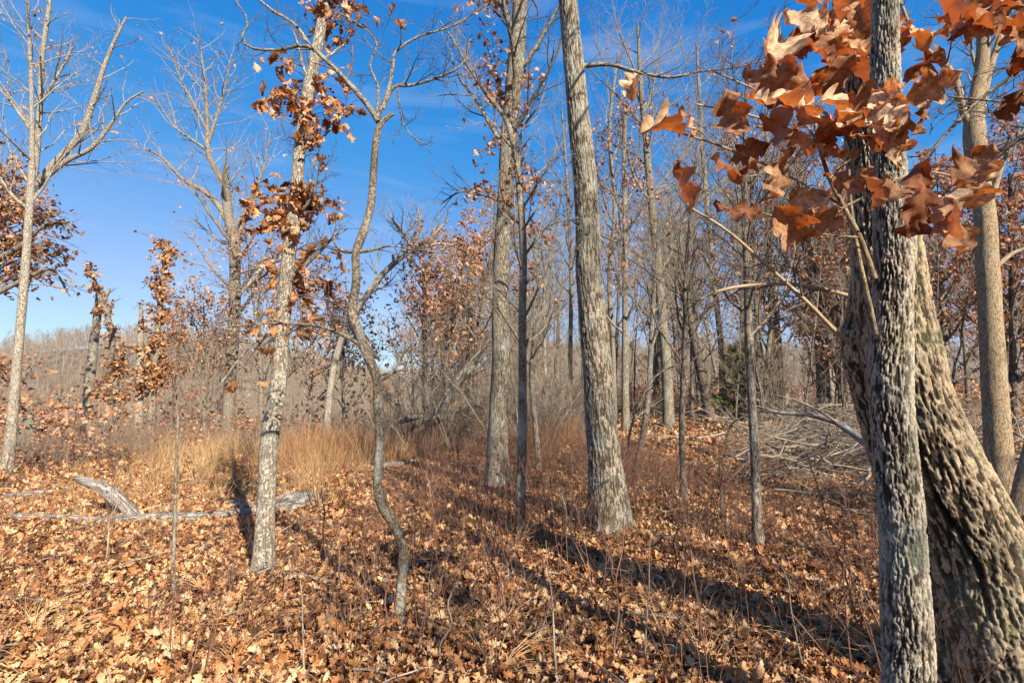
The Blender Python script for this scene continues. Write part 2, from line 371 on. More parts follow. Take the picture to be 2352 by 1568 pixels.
# ------------------------------------------------------------------ branching
def rand_unit(n, rng): return unit(rng.standard_normal((n, 3)))
def grow(P0, D, L, R, levels, rng):
    """vectorised branching: returns [(pts(N,K,3), rad(N,K), sides), ...] per level"""
    out = []
    for li, lv in enumerate(levels):
        N, K = len(P0), lv.get('K', 5); pts = np.zeros((N, K, 3)); pts[:, 0] = P0; d = unit(D.copy()); step = (L/(K-1))[:, None]
        for k in range(1, K):
            d = unit(d+lv.get('wig', .25)*rand_unit(N, rng)+np.array([0, 0, lv.get('up', .08)])); pts[:, k] = pts[:, k-1]+d*step
        t = np.linspace(0, 1, K); rad = R[:, None]*(1-t*(1-lv.get('tip', .25)))[None]
        out.append((pts, rad, lv.get('sides', 4)))
        if li == len(levels)-1: break
        nx = levels[li+1]; m = nx['n']
        tt = lv.get('t0', .25)+(1-lv.get('t0', .25))*((np.arange(m)[None]+rng.random((N, m)))/m)
        f = np.clip(tt*(K-1), 0, K-1.001); i0 = f.astype(int); u = (f-i0)[..., None]; ar = np.arange(N)[:, None]
        P0 = (pts[ar, i0]*(1-u)+pts[ar, i0+1]*u).reshape(-1, 3)
        T = unit(pts[ar, i0+1]-pts[ar, i0]).reshape(-1, 3)
        side = unit(np.cross(T, rand_unit(len(T), rng))); a = nx.get('ang', .75)*(1+.3*rng.standard_normal(len(T)))[:, None]
        D = T*np.cos(a)+side*np.sin(a)
        Rt = (rad[ar, i0]*(1-u[..., 0])+rad[ar, i0+1]*u[..., 0]).reshape(-1)
        L = np.repeat(L, m)*nx.get('lf', .5)*(.6+.7*rng.random(len(T)))*(1.15-.5*tt.reshape(-1))
        R = np.maximum(Rt*nx.get('rf', .55), nx.get('rmin', .0015))
    return out
def limbs_on(tp, tr, n, t0, t1, length, ang, rng, rf=.5, rmax=1., bias=None):
    """starting points, directions, lengths, radii of limbs along a trunk polyline"""
    K = len(tp); t = t0+(t1-t0)*(np.arange(n)+rng.random(n))/n
    f = np.clip(t*(K-1), 0, K-1.001); i = f.astype(int); u = (f-i)[:, None]
    p = tp[i]*(1-u)+tp[i+1]*u; r = tr[i]*(1-u[:, 0])+tr[i+1]*u[:, 0]; T = unit(tp[i+1]-tp[i])
    az = np.arange(n)*2.4+rng.random(n)*1.2; h = np.column_stack([np.cos(az), np.sin(az), np.zeros(n)])
    if bias is not None: h = unit(h+np.asarray(bias))
    h = unit(h-T*(h*T).sum(1)[:, None]); a = (ang*(1+.2*rng.standard_normal(n)))[:, None]
    D = T*np.cos(a)+h*np.sin(a)
    L = length*(.7+.6*rng.random(n))*(1.15-.65*(t-t0)/(t1-t0+1e-6))
    return p, D, L, np.minimum(r*rf, rmax)
LV3 = [dict(K=7, sides=6, wig=.22, up=.10, t0=.2, tip=.25), dict(n=7, K=5, sides=4, wig=.28, up=.10, lf=.5, rf=.5, t0=.2), dict(n=6, K=4, sides=3, wig=.3, up=.08, lf=.5, rf=.5, rmin=.0035), dict(n=4, K=3, sides=3, wig=.3, up=.05, lf=.5, rf=.55, rmin=.0025, ang=.65)]
def leaves_on(polys, n, rng, size, droop=.5, jitter=.05):
    """leaf positions along given branch polylines"""
    pts = np.concatenate([p.reshape(-1, 3) for p, r, s in polys]); ax = np.concatenate([unit(np.gradient(p, axis=1)).reshape(-1, 3) for p, r, s in polys])
    i = rng.integers(0, len(pts), n); pos = pts[i]+rng.standard_normal((n, 3))*jitter
    a = unit(ax[i]*.5+rand_unit(n, rng)*.8+np.array([0, 0, -droop])); return pos, size*(.65+.6*rng.random(n)), a
def traced(pts, d=None, root=.15):
    """[(x, y, width)] seen outline of a stem + distance -> world polyline and radii; d may be a list"""
    if d is None: d = G(pts[0][0], pts[0][1])[1]
    ds = d if isinstance(d, (list, tuple)) else [d]*len(pts)
    W3, R3 = [], []
    for (x, y, w), dd in zip(pts, ds):
        p = P(x, y, dd); W3.append(p); R3.append(w/2/FPX*dd/_ray(x, y)[1])
    W3 = np.array(W3); R3 = np.array(R3)
    if root:
        b = W3[0].copy(); b[2] = min(b[2], gz(b[0], b[1]))-root; W3 = np.vstack([b, W3]); R3 = np.concatenate([[R3[0]], R3])
    return W3, R3
def finish_tree(name, label, tp, tr, tm, limbs=(), twigs=(), twm=None, foliage=(), cat='tree', group=None, extra=()):
    base = Vector(tp[0]); base.z = float(gz(tp[0][0], tp[0][1]))
    r = thing(name, label, cat, base, group); part('trunk', tm, r)
    for me in limbs: part('limb', me, r)
    if twigs: part('twigs', tube_mesh('twigs', twigs, twm or T_GREY), r)['kind'] = 'stuff'
    for me in foliage:
        o = part('foliage', me, r); o['kind'] = 'stuff'
    return r
exec_parts = []
# ------------------------------------------------------------------ ground
def axis(lo, hi, fine, grow_):
    a = [0.]; s = fine
    while a[-1] < hi: a.append(a[-1]+s); s = s*(1+grow_) if a[-1] > 8 else s
    b = [0.]; s = fine
    while b[-1] > lo: b.append(b[-1]-s); s = s*(1+grow_) if b[-1] < -8 else s
    return np.array(b[:0:-1]+a)
gx, gy = axis(-420, 420, .16, .04), axis(-60, 420, .16, .035)
X, Y = np.meshgrid(gx, gy, indexing='ij'); Zg = gz(X, Y)
i, j = np.meshgrid(np.arange(len(gx)-1), np.arange(len(gy)-1), indexing='ij'); b0 = (i*len(gy)+j).ravel()
m, n, l, b = mat('forest_floor'); pos = n.new('ShaderNodeNewGeometry').outputs['Position']
v = n.new('ShaderNodeTexVoronoi'); v.inputs['Scale'].default_value = 11; l.new(pos, v.inputs[0])
lr = ramp(n, [(0, (.03, .018, .012)), (.4, (.09, .045, .022)), (.7, (.22, .11, .05)), (1, (.36, .20, .10))]); l.new(v.outputs['Color'], lr.inputs[0])
br = ramp(n, [(.35, (.035, .022, .015)), (.65, (.14, .085, .05))]); l.new(noise(n, l, pos, .9, 8, .7), br.inputs[0])
f2 = ramp(n, [(.35, (0, 0, 0)), (.65, (1, 1, 1))]); l.new(noise(n, l, pos, .35, 6, .7), f2.inputs[0])
c = mixc(n, l, f2.outputs[0], br.outputs[0], lr.outputs[0])
ln_ = n.new('ShaderNodeVectorMath'); ln_.operation = 'LENGTH'; l.new(pos, ln_.inputs[0]); mr_ = n.new('ShaderNodeMapRange'); mr_.inputs[1].default_value = 40; mr_.inputs[2].default_value = 75; l.new(ln_.outputs['Value'], mr_.inputs[0])
hr_ = ramp(n, [(.3, (.08, .06, .048)), (.7, (.20, .15, .115))]); l.new(noise(n, l, pos, .25, 8, .8), hr_.inputs[0]); c = mixc(n, l, mr_.outputs[0], c, hr_.outputs[0]); l.new(c, b.inputs[0])
bp = n.new('ShaderNodeBump'); bp.inputs['Distance'].default_value = .03; l.new(noise(n, l, pos, 18, 6, .7), bp.inputs['Height']); l.new(bp.outputs[0], b.inputs['Normal'])
go = link('ground', new_mesh('ground', np.stack([X, Y, Zg], -1).reshape(-1, 3), np.column_stack([b0, b0+len(gy), b0+len(gy)+1, b0+1]), m)); go['kind'] = 'structure'

# ------------------------------------------------------------------ scattering (ground cover nobody could count)
def scatter(name, pts, rot, scl, protos, seed=0):
    pc = bpy.data.collections.new(name+'_kinds')
    for k, me in enumerate(protos):
        pc.objects.link(bpy.data.objects.new(f'{name}_{k:02d}', me))
    n = len(pts); me = bpy.data.meshes.new(name); me.vertices.add(n); me.vertices.foreach_set('co', np.asarray(pts, np.float32).ravel())
    for k, a, t in (('rot', rot, 'FLOAT_VECTOR'), ('scl', scl, 'FLOAT')):
        at = me.attributes.new(k, t, 'POINT'); at.data.foreach_set('vector' if t == 'FLOAT_VECTOR' else 'value', np.asarray(a, np.float32).ravel())
    at = me.attributes.new('idx', 'INT', 'POINT'); at.data.foreach_set('value', np.random.default_rng(seed).integers(0, len(protos), n).astype(np.int32))
    o = link(name, me); o['kind'] = 'stuff'
    g = bpy.data.node_groups.new(name, 'GeometryNodeTree'); g.interface.new_socket('Geometry', in_out='INPUT', socket_type='NodeSocketGeometry'); g.interface.new_socket('Geometry', in_out='OUTPUT', socket_type='NodeSocketGeometry')
    N, Lk = g.nodes, g.links
    gi, gout = N.new('NodeGroupInput'), N.new('NodeGroupOutput'); ip = N.new('GeometryNodeInstanceOnPoints'); ci = N.new('GeometryNodeCollectionInfo')
    ci.inputs[0].default_value = pc; ci.inputs['Separate Children'].default_value = True; ci.inputs['Reset Children'].default_value = True
    def na(nm, t):
        q = N.new('GeometryNodeInputNamedAttribute'); q.data_type = t; q.inputs[0].default_value = nm; return q.outputs[0]
    Lk.new(gi.outputs[0], ip.inputs['Points']); Lk.new(ci.outputs[0], ip.inputs['Instance']); ip.inputs['Pick Instance'].default_value = True
    Lk.new(na('idx', 'INT'), ip.inputs['Instance Index'])
    er = N.new('FunctionNodeEulerToRotation'); Lk.new(na('rot', 'FLOAT_VECTOR'), er.inputs[0]); Lk.new(er.outputs[0], ip.inputs['Rotation'])
    Lk.new(na('scl', 'FLOAT'), ip.inputs['Scale']); Lk.new(ip.outputs[0], gout.inputs[0])
    md = o.modifiers.new('scatter', 'NODES'); md.node_group = g
    return o
rng = np.random.default_rng(11)
def wedge(n, r0, r1, half=1.0, az0=0):
    r = np.sqrt(r0**2+(r1**2-r0**2)*rng.random(n)); a = az0+(rng.random(n)*2-1)*half; return r*np.sin(a), r*np.cos(a)
litter_protos = []
for k in range(12):
    V, F, _ = leaf_template(10, curl=(-1.8, 1.4, .5, -.7, 2.4, .9, -1.2, .2, -2.2, 1.8, .6, -.3)[k], cup=(.5, -.4, .8, .3)[k % 4], width=(.30, .26, .34)[k % 3], seed=k+50, wr=.02, roll=(0, 2.5, 0, 4)[k % 4])
    V[:, 0] -= .5; litter_protos.append(new_mesh('leaf_kind', V, F, L_LITTER))
xs, ys, ss, zs = [], [], [], []
for n, r0, r1, sc, lift in ((42000, .8, 6.5, .80, .05), (56000, 6.5, 13, .9, .05), (44000, 13, 27, 1.5, .06), (12000, 27, 45, 2.2, .08)):
    x, y = wedge(n, r0, r1, 1.15 if r0 < 6 else .95); k = np.ones(n, bool)
    g = vnoise(np.stack([x*1.3, y*1.3, x*0], -1), 9)
    k &= (rng.random(n) < .85+.5*g)
    k &= ~((x < -2) & (y > 11.5) & (rng.random(n) < .75))
    x, y = x[k], y[k]; xs.append(x); ys.append(y); ss.append(sc*(.06+.11*rng.random(len(x))**1.4)); zs.append(rng.random(len(x))**2*lift)
x, y, s_, dz = map(np.concatenate, (xs, ys, ss, zs)); n = len(x)
tilt = rng.standard_normal((n, 2))*.52
litter = scatter('leaf_litter', np.column_stack([x, y, gz(x, y)+.012+dz]), np.column_stack([tilt, rng.random(n)*2*PI]), s_, litter_protos); litter['label'] = 'carpet of dry brown oak leaves covering the forest floor'

for k in range(290):                      # the largest leaves lying on top, one by one
    a, r_ = rng.uniform(-.74, .74), 2.9+2.6*rng.random()**1.3; x0, y0 = r_*math.sin(a), r_*math.cos(a); o = link('leaf', litter_protos[k % 12], litter)
    o.location = (x0, y0, float(gz(x0, y0))+.045+.025*rng.random()); o.rotation_euler = (rng.normal(0, .4), rng.normal(0, .4), rng.random()*6.28); o.scale = [.10+.06*rng.random()]*3
# brush and grasses
def clump(kind, seed):
    r = np.random.default_rng(seed)
    if kind == 'grass':
        n = 24; a = r.random(n)*2*PI; p = np.column_stack([np.cos(a), np.sin(a), 0*a])*(r.random(n)[:, None]*.10)
        D = np.column_stack([np.cos(a)*.28, np.sin(a)*.28, np.ones(n)])+r.standard_normal((n, 3))*.12
        return grow(p, D, .55+.5*r.random(n), np.full(n, .0048), [dict(K=5, sides=3, wig=.14, up=-.10, tip=.3)], r)
    if kind == 'low_grass':
        n = 26; a = r.random(n)*2*PI; p = np.column_stack([np.cos(a), np.sin(a), 0*a])*(r.random(n)[:, None]*.06)
        D = np.column_stack([np.cos(a)*.8, np.sin(a)*.8, np.ones(n)])+r.standard_normal((n, 3))*.2
        return grow(p, D, .16+.18*r.random(n), np.full(n, .0030), [dict(K=4, sides=3, wig=.2, up=-.3, tip=.3)], r)
    if kind == 'brush':
        n = 9; a = r.random(n)*2*PI; p = np.column_stack([np.cos(a), np.sin(a), 0*a])*(r.random(n)[:, None]*.25)
        D = np.column_stack([np.cos(a)*.5, np.sin(a)*.5, np.ones(n)])
        return grow(p, D, .5+.5*r.random(n), np.full(n, .0048), [dict(K=5, sides=3, wig=.25, up=.02), dict(n=5, K=4, sides=3, wig=.3, lf=.5, rmin=.0022), dict(n=3, K=3, sides=3, wig=.3, lf=.5, rmin=.0016)], r)
    if kind == 'shoot':
        n = 3; a = r.random(n)*2*PI; p = np.column_stack([np.cos(a), np.sin(a), 0*a])*(r.random(n)[:, None]*.08)
        D = np.column_stack([np.cos(a)*.25, np.sin(a)*.25, np.ones(n)])
        return grow(p, D, .35+.45*r.random(n), np.full(n, .0034), [dict(K=6, sides=3, wig=.13, up=.02), dict(n=4, K=4, sides=3, wig=.25, lf=.38, rmin=.0011, ang=.6), dict(n=2, K=3, sides=3, wig=.3, lf=.45, rmin=.0009)], r)
def protos(kind, k, m): return [tube_mesh(kind, clump(kind, 100+q), m) for q in range(k)]
def rot0(n, t=.08): return np.column_stack([rng.standard_normal((n, 2))*t, rng.random(n)*2*PI])
def put(name, label, x, y, s, pr, t=.08, sink=.02):
    o = scatter(name, np.column_stack([x, y, gz(x, y)-sink]), rot0(len(x), t), s, pr, len(x)); o['label'] = label; return o
# tall straw and reddish grass behind the fallen log
def area(n, x0, x1, y0, y1): return x0+(x1-x0)*rng.random(n), y0+(y1-y0)*rng.random(n)
x, y = area(330, -9.5, -1.7, 7.3, 15.5); k = rng.random(len(x)) < sstep(6.5, 11, y); x, y = x[k], y[k]; k = vnoise(np.stack([x*.7, y*.7, x*0], -1), 44) > -.1; x, y = x[k], y[k]
put('straw_grass', 'tall pale straw grass growing behind the fallen log', x, y, .35+.75*rng.random(len(x)), protos('grass', 7, G_STRAW), .22)
x, y = rng.normal(-3.9, .75, 60), rng.normal(11.5, .8, 60)
x2, y2 = rng.normal(.4, .5, 30), rng.normal(12.6, .8, 30)
put('red_grass', 'dense reddish dry broom grass in the middle distance', np.append(x, x2), np.append(y, y2), .6+.6*rng.random(90), protos('grass', 6, G_RED), .2)
x, y = wedge(520, 3, 16, .85); x2, y2 = rng.normal(1.2, .5, 14), rng.normal(3.9, .3, 14)
put('low_dry_grass', 'short bleached grass poking through the leaves', np.append(x, x2), np.append(y, y2), .6+.7*rng.random(534), protos('low_grass', 4, G_STRAW), .2)
# low huckleberry-like brush in the shade, sparse shoots in front
x, y = wedge(1300, 3.0, 12, .8); k = (x > -1.9-.0*y) & (rng.random(len(x)) < .40+.45*sstep(4.0, 6, y)) & ((x < 3.2) | (rng.random(len(x)) < .35)); x, y = x[k], y[k]
xx_, yy_ = area(200, -1.3, 2.6, 5.6, 11); x, y = np.append(x, xx_), np.append(y, yy_)
put('undergrowth', 'thin leafless reddish shoots standing among the leaves', x, y, .6+.8*rng.random(len(x)), protos('shoot', 9, T_RED), .25)
def sticks(seed):
    r = np.random.default_rng(seed); return tube_mesh('fallen_twig', grow(np.zeros((1, 3)), np.array([[1., 0, .05]]), np.array([.35]), np.array([.006]), [dict(K=7, sides=5, wig=.16, up=0, tip=.3), dict(n=3, K=4, sides=3, wig=.2, lf=.4, ang=.6, up=0)], r), (T_STICK, T_GREY, T_DARK)[seed % 3])
x, y = wedge(520, 2.5, 13, .85)
put('fallen_twigs', 'small dead twigs strewn over the fallen leaves', x, y, .5+1.3*rng.random(len(x))**2, [sticks(q_) for q_ in range(9)], .12, -.07)
x, y = wedge(190, 2.8, 9, .8, -.3)
put('sparse_shoots', 'few thin bare shoots in the sunlit leaves', x, y, .5+.7*rng.random(len(x)), protos('shoot', 5, T_RED), .2)
x, y = wedge(2300, 13, 60, .85); k = (rng.random(len(x)) < np.where(x < -1.5, .55, np.where(y > 26, .9, np.where(x < .4, .5, .0)))) & ~((x > .5) & (x < y*.5) & (y < 26)); x, y = x[k], y[k]
put('far_brush', 'grey brown leafless brush along the edge of the woods', x, y, .7+.9*rng.random(len(x)), protos('brush', 7, G_BRUSH), .12)
x, y = area(60, -3.2, 2.2, 11.5, 20)
put('thicket', 'tall tangled grey thicket between the crooked tree and the furrowed trunk', x, y, 1.5+1.3*rng.random(60), [tube_mesh('brush', clump('brush', 170+q_), (T_GREY, T_STICK, T_DARK)[q_ % 3]) for q_ in range(6)], .35)
x, y = area(200, -14, -1.5, 12, 20)
put('valley_brush', 'tangled grey brush behind the straw grass', x, y, .5+.6*rng.random(len(x)), protos('brush', 6, G_BRUSH), .25)
# brush with clinging leaves: bushes of russet leaves at mid distance
def bush_leaf(seed):
    r = np.random.default_rng(seed); q = clump('brush', seed); a = leaves_on(q[1:], 150, r, .075)
    V, F, T = leaf_cloud(*a, SMALL, r); return new_mesh('leafy_brush', V, F, L_FAR, True, {'tone': T})
x, y = wedge(260, 15, 55, .85); k = (x < 0) | (y > 27) | (x > y*.62); x, y = x[k], y[k]
put('leafy_brush', 'low brush holding on to small russet leaves', x, y, 1+1.2*rng.random(len(x)), [bush_leaf(s) for s in range(5)], .1)

# ------------------------------------------------------------------ background tree kinds, copied one by one
def tree_kind(seed, h, r, nl, leafy=0, spread=.38, lean=.085, low=.35, lv=None, ls=.11):
    q = np.random.default_rng(seed); n = 9; t = np.linspace(0, 1, n)
    wob = np.cumsum(q.standard_normal((n, 2))*.038*h/3, 0); ln = q.standard_normal(2)*lean*h
    tp = np.column_stack([wob[:, 0]*t+ln[0]*t, wob[:, 1]*t+ln[1]*t, t*h]); tp[0, 2] = -.3
    tr = r*(1-t*.88)*(1+.35*np.exp(-t*18)); tp, tr = resample(tp, tr, 24)
    tm = trunk_mesh('trunk', tp, tr, B_GREY if seed % 3 else B_DARK, 8, 24, .05)
    a = limbs_on(tp, tr, nl, low, .97, h*spread, .75, q)
    pl = grow(*a, lv or LV3, q)
    fo = None
    if leafy: fo = cloud_mesh('foliage', *leaves_on(pl[2:], leafy, q, ls), SMALL, q, L_FAR)
    return tm, tube_mesh('limbs', pl[:1], B_GREY), tube_mesh('twigs', pl[1:], T_PINK), fo
LVB = [dict(K=6, sides=5, wig=.24, up=.16, t0=.2), dict(n=6, K=4, sides=3, wig=.3, up=.12, lf=.5, rf=.5), dict(n=5, K=4, sides=3, wig=.3, up=.1, lf=.5, rf=.5, rmin=.006), dict(n=3, K=3, sides=3, wig=.3, up=.05, lf=.5, rmin=.0045, ang=.6)]
KINDS = [tree_kind(200+i, (15, 17, 13, 18, 12, 14, 16)[i], (.16, .2, .13, .22, .1, .15, .17)[i], (12, 14, 11, 15, 10, 12, 13)[i], (0, 0, 0, 0, 0, 0, 0)[i], spread=.26, lv=LVB) for i in range(7)]
LEAFY = [tree_kind(300+i, (9, 11, 7)[i], (.10, .13, .08)[i], (13, 15, 12)[i], (1500, 2000, 1100)[i], spread=.30, low=.15, lv=LVB, ls=.13) for i in range(3)]
POLE = [tree_kind(400+i, (8, 10, 6, 9)[i], (.05, .07, .04, .06)[i], 16, 0, spread=.26, low=.12, lv=LVB) for i in range(4)]
def place(kind, x, y, sc, rz, name, label, group):
    r = thing(name, label, 'tree', (x, y, float(gz(x, y))), group); r.rotation_euler = (0, 0, rz); r.scale = (sc, sc, sc)
    for nm, me in zip(('trunk', 'limbs', 'twigs', 'foliage'), kind):
        if me:
            o = link(nm, me, r)
            if nm in ('twigs', 'foliage'): o['kind'] = 'stuff'
    return r
rb = np.random.default_rng(31)
def free(x, y): return True
cnt = 0
for (n, y0, y1, half, kinds, nm, label, grp) in (
    (44, 24, 46, .82, KINDS, 'bare_tree', 'bare grey tree in the woods', 'bare trees of the woods'),
    (46, 46, 85, .82, KINDS, 'distant_bare_tree', 'bare tree deep in the woods', 'bare trees deep in the woods'),
    (26, 20, 60, .82, POLE, 'bare_sapling', 'slim bare sapling in the woods', 'bare saplings of the woods'),
    (44, 17, 45, .82, LEAFY, 'russet_oak', 'oak with russet leaves', 'russet oaks of the woods')):
    k = 0
    while k < n:
        a = (rb.random()*2-1)*half; y = y0+(y1-y0)*rb.random(); x = y*math.tan(a)
        px = 1176+FPX*x/y
        if px < 400 and y < 60 and rb.random() < .93: continue         # open sky over the valley
        if px < 900 and nm == 'bare_tree': continue
        if px < 1000 and nm == 'distant_bare_tree' and rb.random() < .8: continue
        if nm == 'russet_oak' and ((400 < px < 820 and rb.random() < .3) or (820 < px < 1750 and rb.random() < .55)): continue
        sc = .75+.5*rb.random()
        if px < 900: sc *= .55
        elif px < 1300 and nm != 'russet_oak': sc *= .8
        elif px < 1760 and nm == 'distant_bare_tree': sc *= .7
        if abs(px-1694) < 30 and y < 22: continue
        where = 'left of the crooked tree' if px < 810 else 'between the crooked tree and the fissured thick oak' if px < 1140 else 'between the fissured thick oak and the furrowed trunk' if px < 1350 else 'between the furrowed trunk and the straight sapling' if px < 1735 else 'above the brush pile' if px < 1990 else 'behind the leaning oak'
        size = 'larger' if sc > (.55 if px < 900 else 1.0) else 'smaller'
        place(kinds[rb.integers(0, len(kinds))], x, y, sc, rb.random()*6.28, nm, f'{size} {label} {where}', grp); k += 1
rb2 = np.random.default_rng(77)
for k in range(36):
    y0 = rb2.uniform(9.5, 19) if k > 14 else rb2.uniform(15, 26); px0 = rb2.uniform(860, 2330) if k > 14 else rb2.uniform(420, 900)
    if abs(px0-1694) < 40: px0 += 90; x0 = y0*(px0-1176)/FPX
    where = 'left of the crooked tree' if px0 < 810 else 'between the crooked tree and the fissured thick oak' if px0 < 1140 else 'between the fissured thick oak and the furrowed trunk' if px0 < 1350 else 'between the furrowed trunk and the straight sapling' if px0 < 1735 else 'above the brush pile' if px0 < 1990 else 'behind the leaning oak'
    place(POLE[k % 4], x0, y0, .35+.35*rb2.random(), rb2.random()*6.28, 'thin_sapling', f'thin twiggy understory sapling {where}', 'understory saplings at the clearing edge')
# the wooded hills far away: one mass of small trees
far_k = []
for s in range(5):
    q = np.random.default_rng(500+s); t = np.linspace(0, 1, 5); tp = np.column_stack([0*t, 0*t, 11*t]); tr = .16*(1-.85*t)
    pl = grow(*limbs_on(tp, tr, 9, .3, .97, 4, .6, q), [dict(K=4, sides=3, wig=.2, up=.2), dict(n=7, K=3, sides=3, lf=.5, rmin=.03, up=.1), dict(n=6, K=2, sides=3, lf=.6, rmin=.022)], q)
    far_k.append(tube_mesh('far_tree', [(tp[None], tr[None], 5)]+pl, T_HILL))
x, y = [], []
while len(x) < 7000:
    yy = 80+190*rb.random()**.8; xx = yy*math.tan(rb.uniform(-.95, .1) if rb.random() < .75 else rb.uniform(.1, .95)); x.append(xx); y.append(yy)
x, y = np.array(x), np.array(y)
o = scatter('far_woods', np.column_stack([x, y, gz(x, y)-.3]), rot0(len(x), .04), .25+.6*rng.random(len(x))**2, far_k); o['label'] = 'leafless woods covering the far hillside'
# ------------------------------------------------------------------ trees traced one by one
LVC = [dict(K=7, sides=6, wig=.24, up=.12, t0=.15, tip=.25), dict(n=7, K=5, sides=4, wig=.3, up=.10, lf=.48, rf=.5), dict(n=5, K=4, sides=3, wig=.32, up=.06, lf=.5, rf=.5, rmin=.003), dict(n=3, K=3, sides=3, wig=.3, up=.03, lf=.5, rf=.55, rmin=.002, ang=.65)]
LVT = LVC[1:]                                                       # side shoots of a traced limb
def side_shoots(p, r, n, length, q, up=.06):
    a = limbs_on(p, r, n, .15, 1, length, .8, q, rf=.5, rmax=.02)
    return grow(*a, [dict(LVC[1], n=1), dict(LVC[2], n=4), LVC[3]], q)
def hero(name, label, pts, m, d=None, sides=16, K=60, rough=.05, flare=0, bark=None, gash=None, traced_limbs=(), auto=None, twm=None, clusters=(), leafsize=.10, single=0, seed=1, cat='tree', group=None, cap=False, root=.15, limb_mat=None, leaf_m=None, twig_leaves=0, sprout_r=.003):
    q = np.random.default_rng(seed); W3, R3 = traced(pts, d, root); tp, tr = resample(W3, R3, K)
    tm = trunk_mesh('trunk', W3, R3, m, sides, K, rough, flare, cap, bark, gash); lm, tw = [], []
    for e in traced_limbs:
        p, dd, ns, ln = e; w, rr = traced(p, dd if dd is not None else G(pts[0][0], pts[0][1])[1], 0)
        w, rr = resample(w, rr, 22); lm.append(trunk_mesh('limb', w, rr, limb_mat or m, 8, 22, .04))
        if ns: tw += side_shoots(w, rr, ns, ln, q)
    if auto:
        a = limbs_on(tp, tr, auto['n'], auto.get('t0', .4), auto.get('t1', .98), auto['len'], auto.get('ang', .75), q, rf=auto.get('rf', .45), bias=auto.get('bias'))
        g = grow(*a, auto.get('lv', LVC), q)
        for k in range(len(g[0][0])): lm.append(tube_mesh('limb', [(g[0][0][k:k+1], g[0][1][k:k+1], 7)], limb_mat or m))
        tw += g[1:]
    allp, alls, alla = [], [], []
    dep = d if isinstance(d, (int, float)) else (d[0] if d else G(pts[0][0], pts[0][1])[1])
    for (cx, cy, r, n) in clusters:
        rw = r/FPX*dep; c = P(cx, cy, dep); i = np.argmin(np.linalg.norm(tp-c-np.array([0, 0, -.3*rw]), axis=1)); k = max(3, n//6)
        e = c+q.standard_normal((k, 3))*rw*np.array([.55, .75, .5]); s = tp[np.clip(i+q.integers(-2, 3, k), 0, K-1)]
        t = np.linspace(0, 1, 6)[None, :, None]; sag = (q.random((k, 1, 1))*.3+.05)*np.sin(t*PI)*np.linalg.norm(e-s, axis=1)[:, None, None]
        pl = s[:, None]*(1-t)+e[:, None]*t+sag*np.array([0, 0, 1.])+q.standard_normal((k, 6, 3))*rw*.06*t
        tw.append((pl, np.linspace(sprout_r*1.6, sprout_r*.6, 6)[None].repeat(k, 0), 4))
        u = .35+.65*q.random(n); b = q.integers(0, k, n); f = u*4.99; ii = f.astype(int); fr = (f-ii)[:, None]
        pos = pl[b, ii]*(1-fr)+pl[b, ii+1]*fr+q.standard_normal((n, 3))*rw*.22
        allp.append(pos); alls.append(leafsize*(.7+.6*q.random(n))); alla.append(unit(rand_unit(n, q)+np.array([0, 0, -.7])))
    if twig_leaves:
        src = [g_ for g_ in tw if g_[0].shape[1] <= 5]
        if src: pp, sz, ax = leaves_on(src, twig_leaves, q, leafsize); allp.append(pp); alls.append(sz); alla.append(ax)
    fo = []
    if allp:
        pos, sz, ax = np.concatenate(allp), np.concatenate(alls), np.concatenate(alla)
        app = sz/pos[:, 1]; o_ = np.argsort(-app); keep, rest = o_[:single], o_[single:]
        if len(rest): fo.append(cloud_mesh('foliage', pos[rest], sz[rest], ax[rest], SMALL if dep > 9 else MEDIUM, q, leaf_m or L_TREE))
    r = finish_tree(name, label, tp, tr, tm, lm, tw, twm, fo, cat, group)
    if allp and single:
        R = rot_from(ax[keep], q.random(len(keep))*2*PI)
        for k, ii in enumerate(keep):
            o = link('leaf', LEAF_M[q.integers(0, len(LEAF_M))], r); M3 = R[k]*sz[ii]
            from mathutils import Matrix
            M = Matrix([list(M3[0])+[pos[ii][0]-r.location.x], list(M3[1])+[pos[ii][1]-r.location.y], list(M3[2])+[pos[ii][2]-r.location.z], [0, 0, 0, 1]])
            o.matrix_local = M
    return r
L_TREE_I = leaf_mat('dry_oak_leaf', [(0, (.17, .065, .025)), (.3, (.36, .15, .055)), (.6, (.50, .25, .10)), (1, (.60, .36, .19))], .32, 'inst')
LEAF_M = []
for k in range(7):
    V, F, _ = leaf_template(10, curl=(1.6, -1.2, .7, 2.1, -.4, 1.1, -1.8)[k], cup=(.5, -.4, .8)[k % 3], width=(.33, .38, .30)[k % 3], lobes=2.5, across=2, seed=80+k, wr=.03, roll=(0, 2, 0, 3)[k % 4]); LEAF_M.append(new_mesh('leaf', V, F, L_TREE_I))

